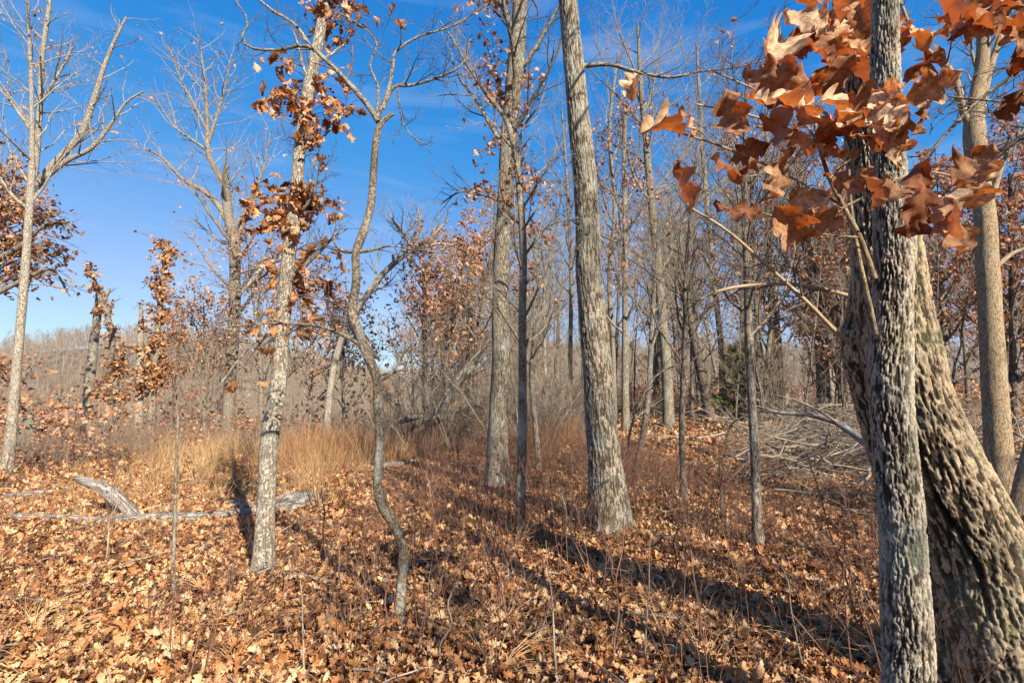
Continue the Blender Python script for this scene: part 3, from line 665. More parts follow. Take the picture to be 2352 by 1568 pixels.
# pale flaky oak with clinging leaves
hero('oak_tree', 'pale flaky-barked slender oak with clusters of brown leaves, growing behind the sunlit leaf floor', [(602, 1318, 47.0), (607, 1230, 41.4), (613, 1120, 38.5), (620, 1000, 40.4), (640, 880, 35.7), (648, 760, 33.8), (658, 640, 31.0), (672, 520, 29.1), (682, 420, 26.3), (692, 320, 25.4), (712, 190, 26.3), (738, 60, 22.6), (752, -60, 20.7), (770, -260, 16.9)], B_PALE, None, 28, 150, .05, .22,
     traced_limbs=[([(752, 560, 8), (720, 590, 10), (690, 620, 12), (665, 640, 14)][::-1], None, 3, .4), ([(655, 590, 12), (610, 610, 11), (575, 650, 9), (548, 680, 6)], None, 5, .5), ([(640, 760, 7), (580, 790, 6), (530, 850, 5), (500, 890, 3)], None, 5, .4), ([(720, 120, 9), (680, 60, 7), (620, 20, 6), (560, -30, 4)], None, 6, .5)],
     auto=dict(n=9, t0=.35, t1=.98, len=.9, ang=.8, rf=.3), twm=T_DARK,
     clusters=[(730, 15, 52, 34), (836, 25, 58, 34), (870, 60, 28, 10), (604, 140, 31, 12), (652, 190, 41, 22), (636, 240, 49, 34), (591, 235, 28, 14), (691, 265, 46, 30), (769, 190, 44, 24), (786, 250, 39, 22), (752, 350, 36, 18), (708, 300, 36, 16), (792, 300, 28, 9), (624, 465, 57, 46), (552, 470, 31, 14), (724, 455, 57, 44), (792, 480, 36, 20), (691, 520, 52, 30), (602, 520, 33, 14), (769, 570, 33, 10), (691, 620, 44, 22), (624, 640, 31, 12), (747, 640, 28, 9), (708, 700, 39, 20), (724, 760, 28, 12), (608, 740, 33, 12), (546, 770, 28, 8), (636, 810, 20, 5), (535, 900, 18, 4)], leafsize=.135, single=270, seed=3)
# crooked sapling
hero('crooked_tree', 'thin crooked blotchy tree that zigzags up to a fork against the open sky', [(914, 1430, 23.5), (920, 1370, 21.8), (926, 1300, 21.0), (925, 1255, 21.0), (905, 1205, 21.8), (880, 1165, 22.7), (868, 1110, 21.0), (872, 1040, 21.0), (872, 960, 21.8), (868, 900, 22.7), (866, 872, 21.0), (838, 800, 22.7), (812, 735, 23.5), (810, 705, 21.0), (818, 640, 19.3), (818, 580, 18.5), (838, 525, 19.3), (852, 470, 16.8), (858, 400, 16.0), (862, 340, 15.1), (872, 290, 14.3), (896, 264, 9.2)], B_CROOK, None, 20, 150, .15, .12,
     traced_limbs=[([(868, 280, 12), (848, 246, 13), (800, 190, 11), (745, 135, 10), (702, 105, 8), (640, 115, 6), (575, 110, 6), (556, 85, 5), (570, 50, 4), (540, 0, 3)], None, 9, .35),
                   ([(866, 270, 11), (890, 215, 9), (903, 150, 8), (908, 120, 7), (960, 85, 5), (1040, 60, 4), (1120, 10, 3)], None, 9, .4),
                   ([(880, 250, 8), (905, 200, 7), (940, 197, 7), (1000, 180, 6), (1060, 150, 4), (1080, 90, 3)], None, 9, .4),
                   ([(866, 262, 6), (868, 200, 6), (850, 150, 5), (865, 100, 4), (830, 60, 3), (760, 20, 2.5)], None, 8, .35),
                   ([(894, 266, 10), (905, 262, 6)], None, 0, 0), ([(912, 200, 4), (925, 280, 3.5), (955, 320, 3), (990, 335, 2)], None, 5, .2),
                   ([(820, 578, 9), (790, 577, 9), (770, 560, 5), (768, 530, 4)], None, 3, .3), ([(820, 578, 9), (845, 576, 8), (900, 565, 4), (960, 575, 4), (1030, 580, 3)], None, 5, .3),
                   ([(868, 822, 9), (800, 775, 9), (735, 750, 8), (660, 742, 6), (580, 745, 5), (520, 750, 3)], [3.95, 3.9, 3.8, 3.7, 3.65, 3.6], 10, .35),
                   ([(868, 880, 8), (905, 850, 7), (930, 800, 5), (950, 740, 3)], None, 7, .4), ([(872, 862, 6), (930, 845, 4), (1000, 800, 3)], None, 6, .4)],
     twm=T_DARK, clusters=[(640, 760, 22, 8), (560, 750, 20, 6), (700, 800, 14, 4)], leafsize=.10, single=16, seed=4)
# big straight trunk right of the middle
hero('big_oak_tree', 'tall grey furrowed trunk with a flared mossy foot in the middle of the clearing', [(1398, 1215, 96), (1396, 1140, 86), (1388, 1050, 76), (1380, 960, 74), (1374, 860, 68), (1362, 740, 64), (1352, 620, 59), (1350, 520, 56), (1343, 400, 54), (1330, 280, 50), (1318, 150, 46), (1306, 20, 43), (1298, -120, 40), (1292, -400, 36), (1300, -800, 26), (1300, -1300, 14)], B_OAKN, None, 130, 760, .035, .30, bark=(.0085, .075, .007),
     traced_limbs=[([(1340, 152, 11), (1400, 148, 9), (1460, 165, 8), (1540, 178, 7), (1600, 166, 5), (1690, 155, 4), (1760, 138, 3)], None, 14, .6)],
     auto=dict(n=13, t0=.55, t1=.97, len=4.2, rf=.4, bias=(.35, -.3, 0)), twm=T_GREY, seed=5, limb_mat=B_GREY)
# second thick trunk, leafy
hero('oak_tree', 'thick grey oak with fissured foot and ragged brown leaves, left of the tall furrowed trunk', [(1145, 1112, 68), (1143, 1060, 52), (1145, 960, 44), (1150, 850, 42), (1150, 720, 40), (1152, 600, 38), (1160, 450, 35), (1168, 320, 36), (1182, 180, 38), (1192, 60, 36), (1198, -80, 32), (1205, -300, 26), (1215, -600, 14)], B_OAK, None, 28, 120, .06, .35,
     traced_limbs=[([(1178, 90, 16), (1165, 40, 14), (1150, 10, 12), (1120, -10, 9)], None, 5, .8), ([(1152, 700, 8), (1110, 730, 6), (1060, 700, 4)], None, 6, .8), ([(1160, 470, 9), (1120, 450, 7), (1060, 440, 5), (1010, 470, 3)], None, 8, .8)],
     auto=dict(n=20, t0=.35, t1=.98, len=2.3, rf=.3), twm=T_DARK,
     clusters=[(1110, 20, 40, 50), (1120, 110, 35, 30), (1190, 130, 40, 40), (1090, 170, 30, 26), (1150, 200, 45, 50), (1230, 190, 30, 20), (1110, 250, 30, 26), (1190, 280, 40, 36), (1130, 330, 30, 24), (1070, 350, 24, 12), (1090, 430, 40, 36), (1200, 470, 50, 50), (1270, 460, 45, 36), (1230, 400, 35, 30), (1140, 560, 20, 14), (1030, 470, 24, 14), (1250, 640, 30, 26), (1180, 360, 40, 30), (1270, 540, 50, 40)], leafsize=.13, single=120, seed=6, limb_mat=B_GREY)
hero('slender_tree', 'slender grey tree with a smooth lichened stem, leaning beside the fissured thick oak', [(1197, 1235, 24), (1196, 1140, 22), (1200, 1000, 21), (1200, 860, 19), (1200, 720, 18), (1202, 600, 17), (1198, 500, 16), (1190, 400, 15), (1176, 320, 13), (1160, 270, 12), (1120, 220, 9), (1080, 160, 7), (1040, 90, 5), (1010, 50, 4)], B_CROOK, None, 14, 80, .05, .15,
     traced_limbs=[([(1190, 400, 8), (1200, 300, 6), (1240, 240, 4), (1250, 200, 3)], None, 8, .5), ([(1200, 720, 7), (1170, 690, 5), (1120, 640, 3)], None, 6, .5), ([(1202, 590, 7), (1260, 520, 5), (1330, 500, 3)], None, 8, .5), ([(1200, 480, 6), (1260, 380, 4), (1290, 330, 3)], None, 8, .5)],
     auto=dict(n=16, t0=.3, t1=.98, len=.9, rf=.4), twm=T_GREY, twig_leaves=60, leafsize=.07, seed=7)
hero('slender_tree', 'thin straight sapling with green-grey bark standing in front of the brush pile', [(1742, 1262, 27), (1738, 1180, 22), (1734, 1060, 20), (1727, 920, 19), (1720, 780, 18), (1716, 640, 16), (1712, 520, 13), (1710, 400, 10), (1712, 280, 8), (1716, 150, 5)], B_GREY, None, 16, 90, .05, .2,
     auto=dict(n=22, t0=.42, t1=.98, len=1.5, rf=.4), twm=T_DARK, seed=8, twig_leaves=50, leafsize=.07)
hero('slender_tree', 'slim dark sapling with a swollen foot, between the tall furrowed trunk and the brush pile', [(1570, 1150, 22), (1568, 1080, 13), (1566, 980, 13), (1570, 860, 13), (1574, 740, 12), (1574, 660, 10), (1580, 560, 8), (1590, 460, 6), (1600, 360, 5)], B_DARK, None, 12, 60, .06, .1,
     auto=dict(n=20, t0=.35, t1=.98, len=1.7, rf=.4), twm=T_GREY, seed=9)
hero('slender_tree', 'thin leaning stem with a stub foot just behind the tall furrowed trunk', [(1458, 1090, 13), (1475, 1010, 14), (1487, 930, 14), (1494, 820, 12), (1500, 700, 10), (1508, 600, 7), (1512, 500, 5)], B_GREY, None, 10, 50, .06, .1,
     traced_limbs=[([(1440, 1040, 6), (1450, 980, 6), (1480, 905, 6), (1510, 860, 5), (1560, 835, 3)], 8.2, 6, .8)], auto=dict(n=14, t0=.4, t1=.98, len=1.6, rf=.4), twm=T_GREY, seed=10)
# near right: furrowed twin trunks
hero('near_oak_tree', 'rough grey-lichened near trunk standing upright in front of the leaning trunk', [(2088, 1640, 104), (2086, 1500, 100), (2078, 1350, 98), (2070, 1200, 92), (2058, 1060, 88), (2046, 900, 88), (2048, 760, 84), (2052, 640, 80), (2048, 500, 74), (2040, 350, 66), (2034, 200, 62), (2032, 60, 56), (2036, -120, 50), (2040, -500, 40)], B_NEAR, 2.3, 180, 1100, .03, 0, bark=(.0075, .042, .0065), root=.35,
     auto=dict(n=5, t0=.88, t1=.98, len=1.6, rf=.3), twm=T_DARK, seed=11)
lean = hero('near_leaning_oak', 'massive near oak leaning left, with a dark open wound in its mossy furrowed bark', [(2360, 1700, 270), (2330, 1568, 250), (2278, 1400, 212), (2230, 1250, 204), (2178, 1130, 192), (2122, 1000, 174), (2088, 900, 160), (2066, 800, 156), (2046, 680, 146), (2032, 550, 136), (2014, 440, 118), (1994, 300, 98), (1976, 160, 84), (1960, 20, 78), (1945, -150, 72), (1925, -500, 60), (1900, -1000, 40), (1890, -1500, 20)], B_LEAN, 2.85, 270, 1100, .04, 0, bark=(.0105, .062, .009), root=.4, gash=[(.42, 1.2, 2.05, .08, .015), (.78, 1.1, 2.1, .019, .06)],
     traced_limbs=[([(2185, 1600, 100), (2150, 1450, 88), (2095, 1250, 80), (2045, 1080, 76), (2008, 940, 74), (1985, 840, 84), (1978, 780, 88), (1984, 690, 66), (1990, 560, 60), (1990, 420, 54), (1985, 260, 46), (1975, 100, 40), (1960, -100, 34)], 3.0, 0, 0),
                   ([(1985, 800, 16), (1930, 770, 11), (1850, 690, 9), (1750, 600, 8), (1670, 530, 7), (1590, 480, 6)], [3.0, 2.95, 2.9, 2.85, 2.8, 2.8], 8, .3),
                   ([(2000, 690, 14), (1960, 682, 11), (1890, 664, 9), (1800, 652, 9), (1700, 658, 8), (1640, 672, 6), (1600, 692, 4)], 3.3, 9, .35),
                   ([(1960, 330, 7), (1880, 250, 6), (1760, 215, 5), (1640, 165, 4)], 3.2, 3, .3), ([(1960, 380, 7), (1880, 330, 6), (1740, 270, 5), (1600, 240, 4)], 3.2, 3, .3)],
     auto=dict(n=14, t0=.72, t1=.98, len=3.6, rf=.35, bias=(.2, -.4, 0)), twm=T_DARK, seed=12)
# re-mesh the second stem of that oak with real bark relief
w_, r_ = traced([(2185, 1600, 100), (2150, 1450, 88), (2095, 1250, 80), (2045, 1080, 76), (2008, 940, 74), (1985, 840, 84), (1978, 780, 88), (1984, 690, 66), (1990, 560, 60), (1990, 420, 54), (1985, 260, 46), (1975, 100, 40), (1960, -100, 34)], 3.0, .4)
for c_ in lean.children:
    if c_.name.startswith('limb') and c_.get('x') is None:
        me_ = trunk_mesh('limb', w_, r_, B_LEAN, 120, 520, .09, 0, bark=(.013, .045, .010)); me_.transform(MI(lean)); c_.data = me_; break
hero('smooth_tree', 'smooth tan-barked tree forking high up, behind the leaning oak', [(2304, 1150, 62), (2300, 1110, 56), (2292, 1000, 51), (2284, 880, 48), (2276, 740, 44), (2268, 600, 42), (2262, 500, 40), (2248, 400, 40), (2238, 310, 42), (2240, 240, 30), (2256, 150, 26), (2258, 60, 24), (2250, -80, 20), (2250, -300, 12)], B_SMOOTH, None, 40, 160, .04, .12,
     traced_limbs=[([(2238, 310, 16), (2214, 260, 15), (2196, 190, 15), (2170, 150, 14), (2130, 118, 12), (2090, 60, 8), (2060, -20, 6)], None, 8, .5), ([(2250, 270, 18), (2270, 170, 15), (2296, 90, 12), (2320, 0, 9), (2340, -80, 6)], None, 8, .5),
                   ([(2262, 500, 15), (2285, 430, 12), (2310, 360, 10), (2360, 290, 8)], None, 6, .5), ([(2280, 620, 12), (2330, 580, 9), (2400, 560, 6)], None, 6, .5)],
     auto=dict(n=10, t0=.6, t1=.98, len=1.3, rf=.3), twm=T_DARK, seed=13)
hero('leaning_stem', 'short smooth tan stem leaning out of the frame beside the forked tan-barked tree', [(2330, 1190, 24), (2345, 1110, 26), (2362, 1040, 24), (2385, 950, 20), (2410, 850, 14)], B_SMOOTH, None, 14, 30, .04, .1, seed=14)

# ------------------------------------------------------------------ left side
hero('bare_tree', 'tall bare pale tree with long curving limbs above the valley, nearest the stump', [(14, 1085, 25.8), (20, 1050, 22.0), (32, 920, 19.4), (44, 780, 17.4), (58, 620, 16.1), (66, 500, 14.9), (72, 420, 14.2), (74, 330, 9.7), (72, 200, 7.8), (66, 60, 5.8), (60, -80, 3.9)], B_PALE, None, 16, 90, .05, .2,
     traced_limbs=[([(74, 440, 14), (84, 350, 13), (92, 240, 11), (98, 120, 10), (112, 20, 8), (120, -80, 6)], 12.6, 16, 1.6), ([(82, 430, 16), (120, 380, 14), (185, 310, 13), (215, 230, 11), (240, 150, 9), (265, 90, 7), (290, 40, 4)], 12.4, 14, 1.4),
                   ([(84, 425, 12), (150, 372, 10), (210, 340, 9), (255, 285, 7), (290, 235, 5), (330, 210, 3)], 12.2, 12, 1.3), ([(72, 300, 8), (30, 240, 7), (-10, 190, 6), (-50, 120, 5)], 12.6, 10, 1.4), ([(92, 240, 7), (140, 160, 6), (165, 110, 4)], 12.4, 9, 1.2), ([(66, 480, 8), (30, 450, 7), (-20, 380, 6)], 12.8, 8, 1.2)],
     auto=dict(n=14, t0=.5, t1=.98, len=2.2, rf=.4), twm=T_GREY, twig_leaves=160, leafsize=.10, seed=20, limb_mat=B_PALE)
hero('russet_tree', 'russet-leaved oak at the edge of the valley behind the tall bare pale tree', [(-60, 1040, 30), (-50, 900, 26), (-30, 700, 22), (-10, 500, 16), (0, 380, 8)], B_GREY, 15.5, 12, 60, .05, .1,
     traced_limbs=[([(-20, 600, 14), (40, 570, 11), (100, 520, 8), (160, 510, 4)], 15, 4, 1), ([(-20, 680, 12), (60, 640, 9), (120, 620, 6), (160, 680, 3)], 15, 4, 1)],
     clusters=[(20, 400, 60, 160), (60, 460, 60, 190), (120, 500, 55, 170), (150, 520, 30, 60), (30, 540, 70, 210), (90, 570, 50, 120), (20, 620, 60, 140), (110, 610, 40, 90), (140, 650, 30, 60), (150, 590, 26, 40), (20, 860, 40, 80), (70, 850, 35, 70), (0, 480, 50, 120)], leafsize=.17, seed=21, sprout_r=.01, leaf_m=L_FAR)
hero('bare_tree', 'bare tree with a hooked broken limb and a tall twiggy crown, beyond the straw grass', [(520, 1010, 30), (524, 960, 27), (530, 850, 25), (538, 740, 25), (540, 640, 23), (538, 560, 24), (524, 490, 20), (518, 420, 16), (520, 380, 12)], B_GREY, 19, 14, 70, .05, .2,
     traced_limbs=[([(530, 520, 15), (500, 470, 13), (470, 440, 11), (420, 412, 8), (370, 360, 5), (320, 340, 3)], 19, 14, 2.2), ([(518, 430, 13), (495, 390, 12), (478, 350, 11), (476, 280, 9), (472, 200, 7), (462, 120, 4), (455, 80, 3)], 19, 24, 2.3),
                   ([(476, 300, 8), (440, 230, 6), (410, 170, 4), (390, 110, 3)], 19, 16, 1.9), ([(478, 330, 8), (500, 260, 6), (520, 190, 4), (530, 130, 3)], 19, 16, 1.9), ([(545, 560, 15), (560, 500, 12), (590, 430, 8), (610, 370, 5), (620, 310, 3)], 19.5, 18, 2),
                   ([(476, 345, 7), (440, 320, 6), (400, 290, 4), (360, 230, 3)], 19, 12, 1.8), ([(540, 560, 10), (500, 550, 5), (440, 500, 3)], 19, 6, 1.2), ([(545, 670, 9), (570, 640, 7), (600, 600, 5), (650, 590, 3)], 18.6, 6, 1.4)],
     auto=dict(n=10, t0=.45, t1=.98, len=3.0, rf=.35), twm=T_PINK, seed=22, twig_leaves=100, leafsize=.12)
def leafy_column(label, pts, d, cl, seed, mm=B_GREY, cap=True, **k):
    return hero('leafy_snag', label, pts, mm, d, 12, 50, .06, .1, clusters=[(a_, b_, c_*.8, int(d_*.62)) for a_, b_, c_, d_ in cl], leafsize=.16, seed=seed, cap=cap, sprout_r=.012, twm=T_DARK, **k)
leafy_column('broken pale leaning trunk with its top snapped off, at the edge of the valley', [(196, 1010, 24), (204, 900, 21), (214, 800, 18), (224, 720, 16), (230, 655, 13)], 20, [], 23, B_PALE, traced_limbs=[([(222, 730, 9), (240, 690, 8), (252, 662, 6)], 20, 3, .8)])
leafy_column('russet-leaved snag curving left at its top, beside the broken pale trunk', [(270, 1010, 16), (268, 920, 14), (262, 820, 13), (248, 730, 12), (225, 670, 9), (208, 620, 6)], 19, [(208, 622, 22, 70), (222, 665, 22, 70), (240, 710, 24, 80), (255, 760, 28, 100), (262, 810, 34, 130), (240, 870, 36, 130), (270, 900, 38, 150), (220, 910, 30, 90), (290, 850, 30, 90), (272, 960, 30, 80)], 24)
leafy_column('broken snag with russet leaves and a pale pointed tip, beside the leafiest snag', [(318, 1000, 18), (320, 900, 16), (322, 800, 14), (323, 740, 10), (324, 695, 4)], 18.5, [(322, 750, 16, 60), (318, 800, 20, 80), (322, 850, 24, 100), (318, 900, 26, 90), (340, 880, 30, 110)], 25, B_PALE)
leafy_column('leafiest tall snag wrapped in russet leaves up to its ragged top, against the sky', [(345, 1005, 18), (350, 930, 17), (356, 830, 15), (364, 740, 13), (374, 650, 12), (382, 580, 8), (384, 550, 4)], 18, [(372, 560, 26, 120), (392, 590, 32, 170), (375, 630, 28, 120), (350, 660, 26, 100), (385, 680, 34, 160), (360, 720, 34, 170), (400, 730, 26, 100), (372, 780, 38, 190), (350, 830, 36, 170), (400, 840, 34, 130), (375, 880, 34, 130), (330, 870, 24, 70), (410, 860, 26, 80), (340, 930, 24, 60)], 26)
hero('tree_stump', 'short grey broken stump beside the foot of the tall bare pale tree', [(62, 1035, 46), (64, 1000, 44), (66, 968, 46), (66, 958, 42)], B_OAK, 15.5, 24, 22, .14, .15, seed=27, cat='stump', cap=True)
hero('dead_tree', 'bleached dead tree leaning right with bare pale antler-like limbs', [(752, 965, 16), (758, 900, 15), (772, 820, 15), (800, 745, 15), (835, 690, 15), (870, 640, 14), (905, 605, 13), (945, 575, 11), (985, 548, 9), (1030, 505, 5)], B_PALE, 15, 12, 60, .05, .1,
     traced_limbs=[([(945, 575, 9), (930, 540, 7), (905, 510, 5), (890, 480, 3)], 15, 8, .9), ([(905, 605, 8), (902, 585, 6)], 15, 0, 0), ([(960, 570, 8), (1020, 560, 6), (1080, 580, 4)], 15, 8, .9), ([(950, 560, 7), (965, 520, 5), (960, 480, 3)], 15, 9, 1.0)], auto=dict(n=8, t0=.55, t1=1, len=1.6, rf=.4, ang=.6), twm=T_GREY, seed=28, limb_mat=B_PALE)
hero('dead_weed', 'thin speckled upright dead stem in the sunlit leaves in front of the fallen log', [(400, 1362, 8), (398, 1300, 9), (402, 1200, 8), (404, 1100, 7), (408, 1000, 5), (410, 900, 3), (412, 850, 2)], B_CROOK, None, 8, 50, .12, .1, cat='weed', auto=dict(n=16, t0=.1, t1=.98, len=.10, rf=.4, lv=[dict(K=4, sides=3, wig=.3), dict(n=2, K=3, sides=3, lf=.5, rmin=.001)]), twm=T_DARK, seed=29)
# trunks of the woods that can be told apart
TR = [
 ('tall bare tree with a straight grey trunk, first big one behind the furrowed trunk', [(1535, 972, 28), (1532, 860, 25), (1522, 740, 22), (1510, 600, 20), (1498, 480, 18), (1485, 340, 15), (1472, 200, 11), (1465, 60, 6)], B_OAK, 17, 5.0, 0),
 ('leaf-wrapped trunk covered by small russet leaves from its waist up, behind the furrowed trunk', [(1437, 985, 20), (1436, 860, 17), (1436, 720, 14), (1436, 560, 12), (1434, 400, 10), (1436, 260, 7)], B_OAK, 16.5, 2.6, 1),
 ('dark trunk leaning left across the straight grey one, with a pale forked foot', [(1628, 945, 24), (1612, 860, 24), (1590, 760, 19), (1568, 660, 16), (1545, 580, 13), (1522, 510, 9)], B_DARK, 19, 3.2, 0),
 ('broad brown trunk with shaggy lit right edge standing above the brush pile', [(1785, 922, 32), (1782, 820, 28), (1778, 740, 25), (1774, 660, 20), (1768, 560, 16), (1762, 400, 12), (1760, 250, 7)], B_OAK, 21, 4.0, 0),
 ('narrow dark trunk with pale right side, directly behind the thin straight sapling', [(1746, 930, 17), (1742, 820, 16), (1738, 700, 14), (1730, 560, 12), (1726, 400, 8)], B_DARK, 18, 3.0, 0),
 ('thick dark trunk with one crooked low limb, between the brush pile and the near trunks', [(1892, 925, 28), (1888, 820, 27), (1880, 720, 25), (1866, 630, 22), (1850, 560, 16), (1838, 440, 12), (1830, 300, 8)], B_DARK, 18, 3.6, 1),
 ('broken grey snag without a top, among thin trees above the fallen diagonal trunk', [(1074, 960, 17), (1076, 860, 16), (1078, 740, 15), (1080, 640, 13), (1080, 575, 9)], B_OAK, 16, 0, 0),
 ('thin brown tree leaning right beside the broken grey snag', [(1088, 950, 12), (1092, 850, 12), (1098, 760, 12), (1112, 680, 11), (1124, 610, 9), (1134, 540, 6), (1138, 440, 4)], B_DARK, 15.5, 1.8, 0),
 ('small russet oak with a dark stem in the gap between crooked tree and thick oak', [(980, 985, 12), (978, 880, 11), (976, 770, 10), (974, 680, 8), (972, 600, 5)], B_DARK, 15, 1.9, 1),
 ('wavy dark stemmed russet oak left of the fallen diagonal trunk', [(1012, 975, 11), (1020, 880, 10), (1030, 780, 9), (1048, 700, 8), (1060, 620, 6), (1075, 560, 4)], B_DARK, 15, 1.7, 1),
 ('pale slim tree with twisting forks between the lichened stem and the furrowed trunk', [(1238, 1085, 14), (1232, 1000, 13), (1222, 900, 12), (1222, 820, 11), (1236, 740, 9), (1256, 680, 8), (1270, 600, 5), (1280, 500, 3)], B_GREY, None, 1.9, 0),
 ('very slim pale tree farther back in the gap beside the furrowed trunk', [(1252, 965, 10), (1252, 860, 9), (1250, 760, 8), (1252, 650, 6), (1260, 520, 4)], B_PALE, 18, 2.2, 0),
 ('straight slim grey tree seen right of the slim dark sapling', [(1590, 955, 9), (1590, 850, 9), (1594, 740, 8), (1594, 620, 6), (1600, 450, 4)], B_GREY, 20, 2.4, 0),
 ('bluish grey slim trunk beside the thick dark trunk with a crooked limb', [(1930, 925, 10), (1928, 820, 10), (1926, 720, 9), (1922, 600, 7), (1920, 450, 4)], B_GREY, 19, 2.4, 0),
 ('russet oak filling the gap between the leaning oak and the tan-barked tree', [(2180, 930, 18), (2172, 820, 16), (2162, 700, 14), (2156, 560, 11), (2150, 440, 7)], B_GREY, 15, 3.0, 2),
 ('wide russet oak behind the forked tan-barked tree', [(2330, 925, 22), (2330, 800, 18), (2326, 660, 15), (2322, 520, 11), (2320, 400, 7)], B_DARK, 14, 3.4, 2),
 ('russet oak with dense low leaves behind the brush pile', [(1985, 915, 16), (1970, 820, 14), (1960, 720, 12), (1950, 620, 9), (1945, 520, 6)], B_DARK, 17, 3.0, 2),
 ('tall bare tree with a high fan of pale upright twigs', [(1660, 950, 14), (1656, 800, 13), (1640, 640, 12), (1625, 480, 10), (1610, 300, 8), (1600, 100, 5)], B_GREY, 22, 5.5, 0),
 ('slightly bent bare tree with fine pale twigs, seen just right of the furrowed trunk', [(1412, 960, 12), (1408, 800, 11), (1400, 640, 11), (1412, 480, 10), (1400, 300, 8), (1420, 120, 5)], B_GREY, 20, 5.0, 0),
 ('thin bare tree with grey twigs just left of the furrowed trunk', [(1312, 960, 10), (1310, 820, 10), (1312, 640, 10), (1306, 500, 8), (1300, 380, 6), (1290, 250, 4)], B_GREY, 21, 4.2, 0),
 ('small russet oak with thin stems just right of the pale flaky oak', [(712, 960, 9), (714, 880, 8), (716, 800, 7), (712, 720, 5), (710, 640, 3)], B_GREY, 17, 2.4, 1),
 ('low russet oak in front of the hooked-limb bare tree', [(470, 985, 9), (468, 920, 8), (466, 850, 7), (470, 780, 5), (468, 700, 3)], B_GREY, 18, 2.4, 1),
 ('russet oak in front of the distant hills, behind the pale flaky oak', [(600, 975, 12), (600, 900, 11), (598, 820, 9), (594, 720, 7), (590, 600, 4)], B_GREY, 18, 3.0, 1),
 ('spreading russet sapling left of the crooked tree, above the reddish grass', [(790, 960, 8), (788, 900, 8), (792, 840, 7), (786, 780, 5), (790, 720, 3)], B_GREY, 17, 2.2, 1),
]
for k, (lab, pts, m_, d_, ln, lf) in enumerate(TR):
    nm = 'russet_oak' if lf else ('snag' if not ln else 'woodland_tree')
    hero(nm, lab, pts, m_, d_, 12, 50, .06, .15, auto=dict(n=(16, 22, 26)[lf], t0=(.35, .25, .12)[lf], t1=.98, len=ln, rf=.4) if ln else None,
         twm=T_GREY if not lf else T_DARK, twig_leaves=(25, 900, 2600)[lf] if ln else 0, leafsize=(.10, .125, .13)[lf], seed=60+k, limb_mat=B_GREY, leaf_m=L_FAR, cap=not ln)
# green cedar
q = np.random.default_rng(5); W3, R3 = traced([(1694, 918, 6), (1694, 860, 5), (1694, 800, 3)], 19)
pl = grow(*limbs_on(*resample(W3, R3, 20), 34, .12, .97, .85, 1.2, q, rf=.6), [dict(K=5, sides=3, wig=.12, up=.02), dict(n=7, K=4, sides=3, lf=.4, rmin=.003)], q)
pp, sz, ax = leaves_on(pl, 2600, q, .12, droop=.1, jitter=.04)
finish_tree('cedar_tree', 'small bright green cedar among the grey trunks, the only green tree', W3, R3, trunk_mesh('trunk', W3, R3, B_DARK, 8, 20), [], pl, T_DARK, [cloud_mesh('foliage', pp, sz, ax, [leaf_template(4, curl=.5, width=.18, seed=1)[:2]], q, L_GREEN)])
# fallen diagonal trunk with torn branches
def fallen(name, label, pts, m, cat, sides=14, K=40, d=None, twn=0, twl=.5, seed=1, limbs=(), rough=.1, lift=.5, twm=T_STICK, cap=True, **kw):
    q = np.random.default_rng(seed); W3, R3 = [], []
    for (x, y, w, *dd) in pts:
        if dd: p = P(x, y, dd[0]); t = dd[0]
        else: p = G(x, y); t = p[1]; p = p+np.array([0, 0, w/2/FPX*t*lift])
        W3.append(p); R3.append(w/2/FPX*t/_ray(x, y)[1])
    W3, R3 = np.array(W3), np.array(R3); tp, tr = resample(W3, R3, K); b = Vector(tp[0])
    r = thing(name, label, cat, b, kw.get('group')); part('log', trunk_mesh('log', W3, R3, m, sides, K, rough, 0, cap), r)
    for (lp, dd) in limbs:
        w, rr = traced(lp, dd, 0); part('broken_branch', trunk_mesh('broken_branch', w, rr, m, 16, 60, .30, 0, True), r)
    if twn: part('twigs', tube_mesh('twigs', side_shoots(tp, tr, twn, twl, q), twm), r)
    return r
gl = G(312, 1195)[1]
fallen('fallen_log', 'long weathered grey log lying across the sunlit leaves, with an upright broken branch', [(-60, 1197, 20), (80, 1196, 24), (200, 1200, 26), (320, 1200, 28), (430, 1196, 28), (540, 1188, 26), (640, 1176, 32), (700, 1160, 36), (738, 1160, 24)], B_FALL, 'log', 20, 160, rough=.34, lift=.25, twn=5, twl=.35, limbs=[([(316, 1200, 30), (285, 1160, 28), (240, 1122, 27), (200, 1106, 22), (178, 1099, 15), (158, 1090, 4)], [gl, gl+.05, gl+.15, gl+.25, gl+.35])], seed=41)
fallen('fallen_log', 'shorter knobbly grey log lying just behind the long log, by the pale flaky oak', [(480, 1165, 8), (530, 1158, 14), (560, 1168, 18), (610, 1160, 20), (680, 1150, 26), (735, 1148, 28)], B_FALL, 'log', 14, 60, rough=.2, seed=42)
fallen('fallen_log', 'dark grey log in the shade behind the left end of the long log', [(-40, 1160, 20), (40, 1146, 20), (110, 1136, 16), (170, 1130, 8)], B_FALL, 'log', 12, 40, rough=.15, seed=43)
fallen('fallen_log', 'mossy lichened branch half buried in leaves in front of the middle', [(1062, 1372, 10), (1085, 1352, 14), (1110, 1340, 15), (1160, 1336, 14), (1210, 1332, 12), (1260, 1322, 8)], B_CROOK, 'branch', 12, 40, rough=.15, seed=44, twn=3, twl=.3)
fallen('fallen_log', 'short whitish chunk of branch on the leaves right of the crooked tree foot', [(975, 1408, 14), (1000, 1400, 17), (1022, 1392, 12)], B_PALE, 'branch', 10, 16, rough=.15, seed=45)
